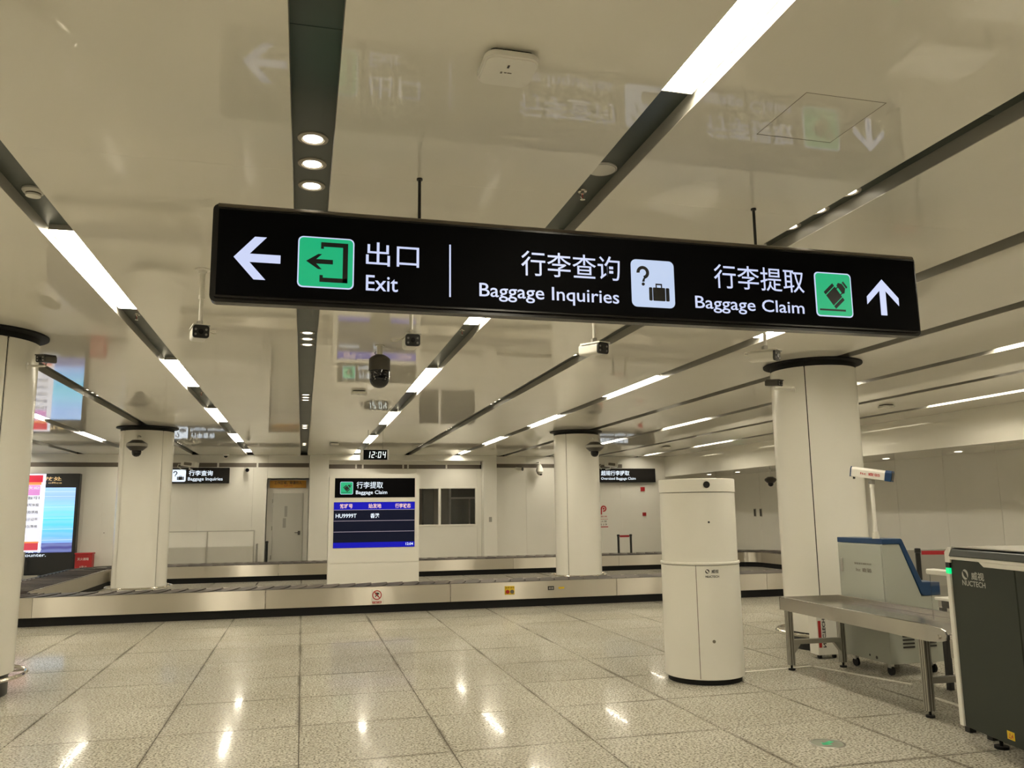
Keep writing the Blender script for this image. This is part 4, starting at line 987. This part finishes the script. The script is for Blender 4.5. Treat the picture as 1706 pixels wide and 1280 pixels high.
# tunnel guard: pale arm with a clear curtain panel
tg = thing('tunnel_guard', 'pale arm with a clear acrylic guard at the scanner entrance', 'guard', (4.60, 5.02, 0), -math.radians(2))
build('arm', MB().box(-.02, .06, .0, .32, 1.10, 1.14), 'white', tg, bevel=.008)
build('clear_panel', MB().box(.0, .006, .02, .30, .76, 1.10), 'glass', tg)
build('post', MB().box(.0, .04, -.03, .0, .70, 1.14), 'white', tg)

tb = thing('roller_table', 'stainless steel infeed table with raised rim on aluminium legs before the scanner', 'table', (4.755, 7.62, 0), -math.radians(2.2))
TL, TWd = 2.15, .70
build('bed', MB().box(.02, TWd-.02, -TL-.20, -.02, .655, .662), 'tablesteel', tb)
build('rim', MB().box(0, .012, -TL, 0, .585, .712).box(0, .03, -TL, 0, .706, .712), 'tablesteel', tb, bevel=.001)
build('rim', MB().box(TWd-.012, TWd, -TL, 0, .585, .712).box(TWd-.03, TWd, -TL, 0, .706, .712), 'tablesteel', tb, bevel=.001)
build('rim', MB().box(.0, TWd, -.012, 0, .585, .712), 'tablesteel', tb, bevel=.001)
def leg(x, y, h=.60):
    l_ = build('leg', MB().box(x-.03, x+.03, y-.03, y+.03, .05, h), 'alu', tb, bevel=.002)
    g_ = MB()
    for u in (-.012, .012): g_.box(x-.031, x-.0295, y+u-.003, y+u+.003, .05, h).box(x+u-.003, x+u+.003, y-.031, y-.0295, .05, h)
    build('groove', g_, 'aludark', l_)
    build('levelling_foot', MB().cyl((x, y), .034, 0, .016, 18).cyl((x, y), .010, .016, .055, 8), 'blackmatte', l_, smooth=True)
for x in (.06, TWd-.06):
    for y in (-.06, -TL+.12): leg(x, y)
build('crossbar', MB().box(.09, TWd-.09, -.085, -.035, .25, .295), 'alu', tb, bevel=.002)
build('crossbar', MB().box(.09, TWd-.09, -TL+.095, -TL+.145, .25, .295), 'alu', tb, bevel=.002)
build('gusset', MB().prism_y([(.09, .25), (.16, .25), (.09, .16)], -.085, -.035), 'alu', tb)
build('gusset', MB().prism_y([(TWd-.09, .25), (TWd-.16, .25), (TWd-.09, .16)], -.085, -.035), 'alu', tb)
bp_ = [(-TL+.02, .585), (-TL-.14, .60), (-TL-.20, .62), (-TL-.215, .655), (-TL-.20, .685), (-TL-.16, .70), (-TL+.02, .712)]
build('hinge_plate', MB().prism_x(bp_, -.006, .006), 'tablesteel', tb)
build('hinge_plate', MB().prism_x(bp_, TWd-.006, TWd+.006), 'tablesteel', tb)
build('pivot_bolt', MB().cyl_dir((-.006, -TL-.13, .635), (-.018, -TL-.13, .635), .016, 16), 'steel', tb, smooth=True)
IV = Matrix.Rotation(-XR, 4, 'Z') @ Matrix.Translation((-4.45, -4.95, 0)) @ Matrix.Translation((4.66, 5.235, 0)) @ Matrix.Rotation(-math.radians(3), 4, 'Z')
def cvb(nm, mb, m, **k): return build(nm, mb.xf(IV), m, xr, **k)
cvb('infeed_belt', MB().box(.03, .66, -.30, -.02, .625, .645).cyl_dir((.03, -.02, .615), (.66, -.02, .615), .03, 16), 'belt', smooth=True)
cvb('side_rail', MB().box(0, .028, -.30, -.0, .50, .63), 'tablesteel', bevel=.002)
cvb('side_rail', MB().box(.662, .69, -.30, -.0, .50, .63), 'tablesteel', bevel=.002)
for x, y in ((.02, -.05), (.60, -.05), (.02, -.26), (.60, -.26)): cvb('leg', MB().box(x, x+.05, y-.05, y, 0, .5), 'black')
cvb('caution_lettering', text_mb('CAUTION', lambda u, v, d: (-.002, -u, v), .10, .24, .56, .575, .0), 'ink')
cvb('caution_stripe', MB().box(-.0015, 0, -.26, -.1, .548, .553), 'redink')
for i in range(7):
    x, y = .2+.05*i, -.10-.02*i; cvb('cable', MB().tube([(x, y, .5), (x+.05*math.sin(i), y-.03, .35), (x-.06*math.cos(i*2), y+.04, .2), (x+.08*math.sin(i*3), y-.05, .06), (x+.2, y-.1, .012)], .008, 6), 'cableblack', smooth=True)

# operator desk behind the scanner
dk = thing('operator_desk', 'small white-topped desk on black legs behind the scanner infeed', 'desk', (5.95, 6.25, 0), 0)
build('top', MB().box(-.40, .45, -.40, .12, .775, .80), 'white', dk, bevel=.004)
build('black_rail', MB().box(-.36, .40, -.36, .08, .71, .775), 'black', dk)  # black rail directly under the desk top
for x in (-.37, .37):
    for y in (-.37, .06): build('leg', MB().box(x, x+.045, y, y+.045, 0, .71), 'black', dk)

# grey cabinet with blue sloping desk top
cbn = thing('inspection_cabinet', 'pale grey wheeled cabinet with a blue sloping console top and louvred lower box', 'cabinet', (5.50, 6.95, 0))
prof = [(0, .53), (.62, .53), (.62, .73), (.42, .735), (.385, .80), (.185, 1.245), (.0, 1.245)]
build('body', MB().prism_y([(.0, .50), (.60, .50), (.60, .74), (.41, .74), (.20, 1.245), (0, 1.245)], 0, .68), 'cabgrey', cbn, bevel=.004)
build('door', MB().box(-.010, 0, .008, .672, .52, 1.235), 'cabgrey', cbn, bevel=.003)
build('door_lock', MB().box(-.020, -.010, .60, .635, .95, 1.09), 'alu', cbn, bevel=.004)
build('console_top', MB().prism_y([(-.0, 1.248), (.20, 1.248), (.405, .765), (.43, .745), (.63, .745), (.63, .87), (.425, .875), (.23, 1.292), (.215, 1.30), (0, 1.30)], -.008, .69), 'blue', cbn, bevel=.004)
build('lower_box', MB().box(.0, .62, .0, .70, .115, .50), 'cabgrey', cbn, bevel=.004)
lv = MB()
for x0 in (.15, .40):
    for i in range(5): lv.box(x0, x0+.13, -.006, 0, .26+.034*i, .275+.034*i)
build('louvre', lv, 'gap', cbn, kind='stuff')
build('cable_port', MB().cyl_dir((-.002, .20, .15), (0, .20, .15), .016, 12).cyl_dir((-.002, .30, .16), (0, .30, .16), .011, 12), 'ink', cbn)
for x in (.06, .54):
    for y in (.08, .60):
        q = build('castor', MB().cyl_dir((x-.012, y, .045), (x+.012, y, .045), .044, 18), 'blackmatte', cbn, smooth=True)
        build('fork', MB().box(x-.02, x+.02, y-.02, y+.02, .07, .115), 'alu', q)
mb = text_mb('智能查验辅助系统', lambda u, v, d: (-.0115, -u, v), -.42, -.16, 1.035, 1.055, .01); build('lettering', mb, 'inkgrey', cbn)
mb = text_mb('Itc 查验', lambda u, v, d: (-.0115, -u, v), -.40, -.16, .965, 1.005, .015); build('lettering', mb, 'inkgrey', cbn)
# camera on its post
pc = thing('post_camera', 'long white camera with a blue hood on a white post above the grey cabinet', 'camera', (5.46, 6.98, 1.30))
pc.location = (5.52, 7.05, 1.30); place(pc, (5.52, 7.05, 1.30), 0)
build('socket', MB().cyl((0, 0), .034, 0, .045, 20).cyl((0, 0), .026, .045, .07, 20), 'cable', pc, smooth=True)
build('post', MB().cyl((0, 0), .019, .05, .50, 18).cyl((0, 0), .023, .50, .535, 18), 'whiteplastic', pc, smooth=True)
build('swivel', MB().box(-.022, .022, -.025, .025, .535, .58), 'greyplastic', pc, bevel=.004)
R_ = Matrix.Translation((.01, -.01, .635)) @ Matrix.Rotation(math.radians(38), 4, 'Z') @ Matrix.Rotation(math.radians(10), 4, 'X')
bd_ = build('camera_body', MB().prism_y([(-.055, -.048), (.055, -.048), (.062, .03), (.045, .052), (-.045, .052), (-.062, .03)], -.13, .19).xf(R_), 'whiteplastic', pc, bevel=.004)
build('blue_hood', MB().prism_y([(-.058, -.052), (.058, -.052), (.066, .031), (.047, .056), (-.047, .056), (-.066, .031)], -.19, -.13).xf(R_), 'blue', pc, bevel=.003)
build('lens_window', MB().box(-.042, .042, -.193, -.19, -.038, .036).xf(R_), 'lens', pc)
build('end_plate', MB().prism_y([(-.056, -.05), (.056, -.05), (.064, .03), (.046, .054), (-.046, .054), (-.064, .03)], .19, .20).xf(R_), 'blue', pc)
build('cable_gland', MB().cyl_dir((0, .17, -.05), (0, .17, -.07), .012, 10).xf(R_), 'black', pc)
mb = text_mb('Itc 查验', lambda u, v, d: tuple(R_ @ Vector((-.0605, -u, v))), -.10, .09, -.018, .012, .015); build('lettering', mb, 'redink', pc)

# white case with red and black print behind the table leg
wc = thing('white_case', 'white case with red and black print standing behind the steel table', 'case', (5.42, 7.98, 0))
build('body', MB().box(-.0, .25, 0, .16, .04, .45), 'white', wc, bevel=.006)
build('castor', MB().cyl_dir((.02, .04, .022), (.05, .04, .022), .022, 12).cyl_dir((.2, .04, .022), (.23, .04, .022), .022, 12), 'blackmatte', wc)
mb = text_mb('NUCTECH', lambda u, v, d: (v, -.002, u), .12, .42, .06, .10, .03); build('lettering', mb, 'ink', wc)
build('red_stripe', MB().box(.01, .045, -.002, 0, .12, .40), 'redink', wc)

# ------------------------------------------------------------ marks on the floor
def tape(pts, label, wdt=.05, z=.0015, grp='white tape marks on the floor tiles'):
    mb = MB()
    for (xa, ya), (xb, yb) in zip(pts[:-1], pts[1:]):
        d = Vector((xb-xa, yb-ya, 0)).normalized(); n_ = Vector((-d.y, d.x, 0))*wdt/2
        mb.prism_z([(xa+n_.x, ya+n_.y), (xa-n_.x, ya-n_.y), (xb-n_.x, yb-n_.y), (xb+n_.x, yb+n_.y)], .0001, z)
    o = build('floor_tape', mb, 'tape'); tag(o, label, 'tape', grp)
tape([(4.16, 7.58), (5.10, 7.66)], 'white floor trunking running from the cylinder under the steel table', .04, .006, None)
tape([(5.12, 7.64), (5.44, 6.62)], 'white floor trunking running slanted under the steel table', .045, .006, None)
tape([(5.24, 6.12), (5.19, 5.45)], 'white floor trunking behind the near table leg', .045, .006, None)
# round evacuation marker
fm = thing('floor_marker', 'round glass exit marker with a green arrow set in the floor', 'marker', (3.55, 5.2, 0))
build('rim', MB().lathe([(.105, .0002), (.107, .003), (.118, .002), (.12, .0002)], (0, 0), 36, caps=False), 'alu', fm, smooth=True)
build('disc', MB().cyl((0, 0), .105, .0002, .0018, 36), 'floorsign', fm)
build('arrow', MB().prism_z([(-.06, .0), (-.01, .045), (-.01, .018), (.06, .018), (.06, -.018), (-.01, -.018), (-.01, -.045)], .0018, .0026).xf(Matrix.Rotation(.5, 4, 'Z')), 'floorgreen', fm)
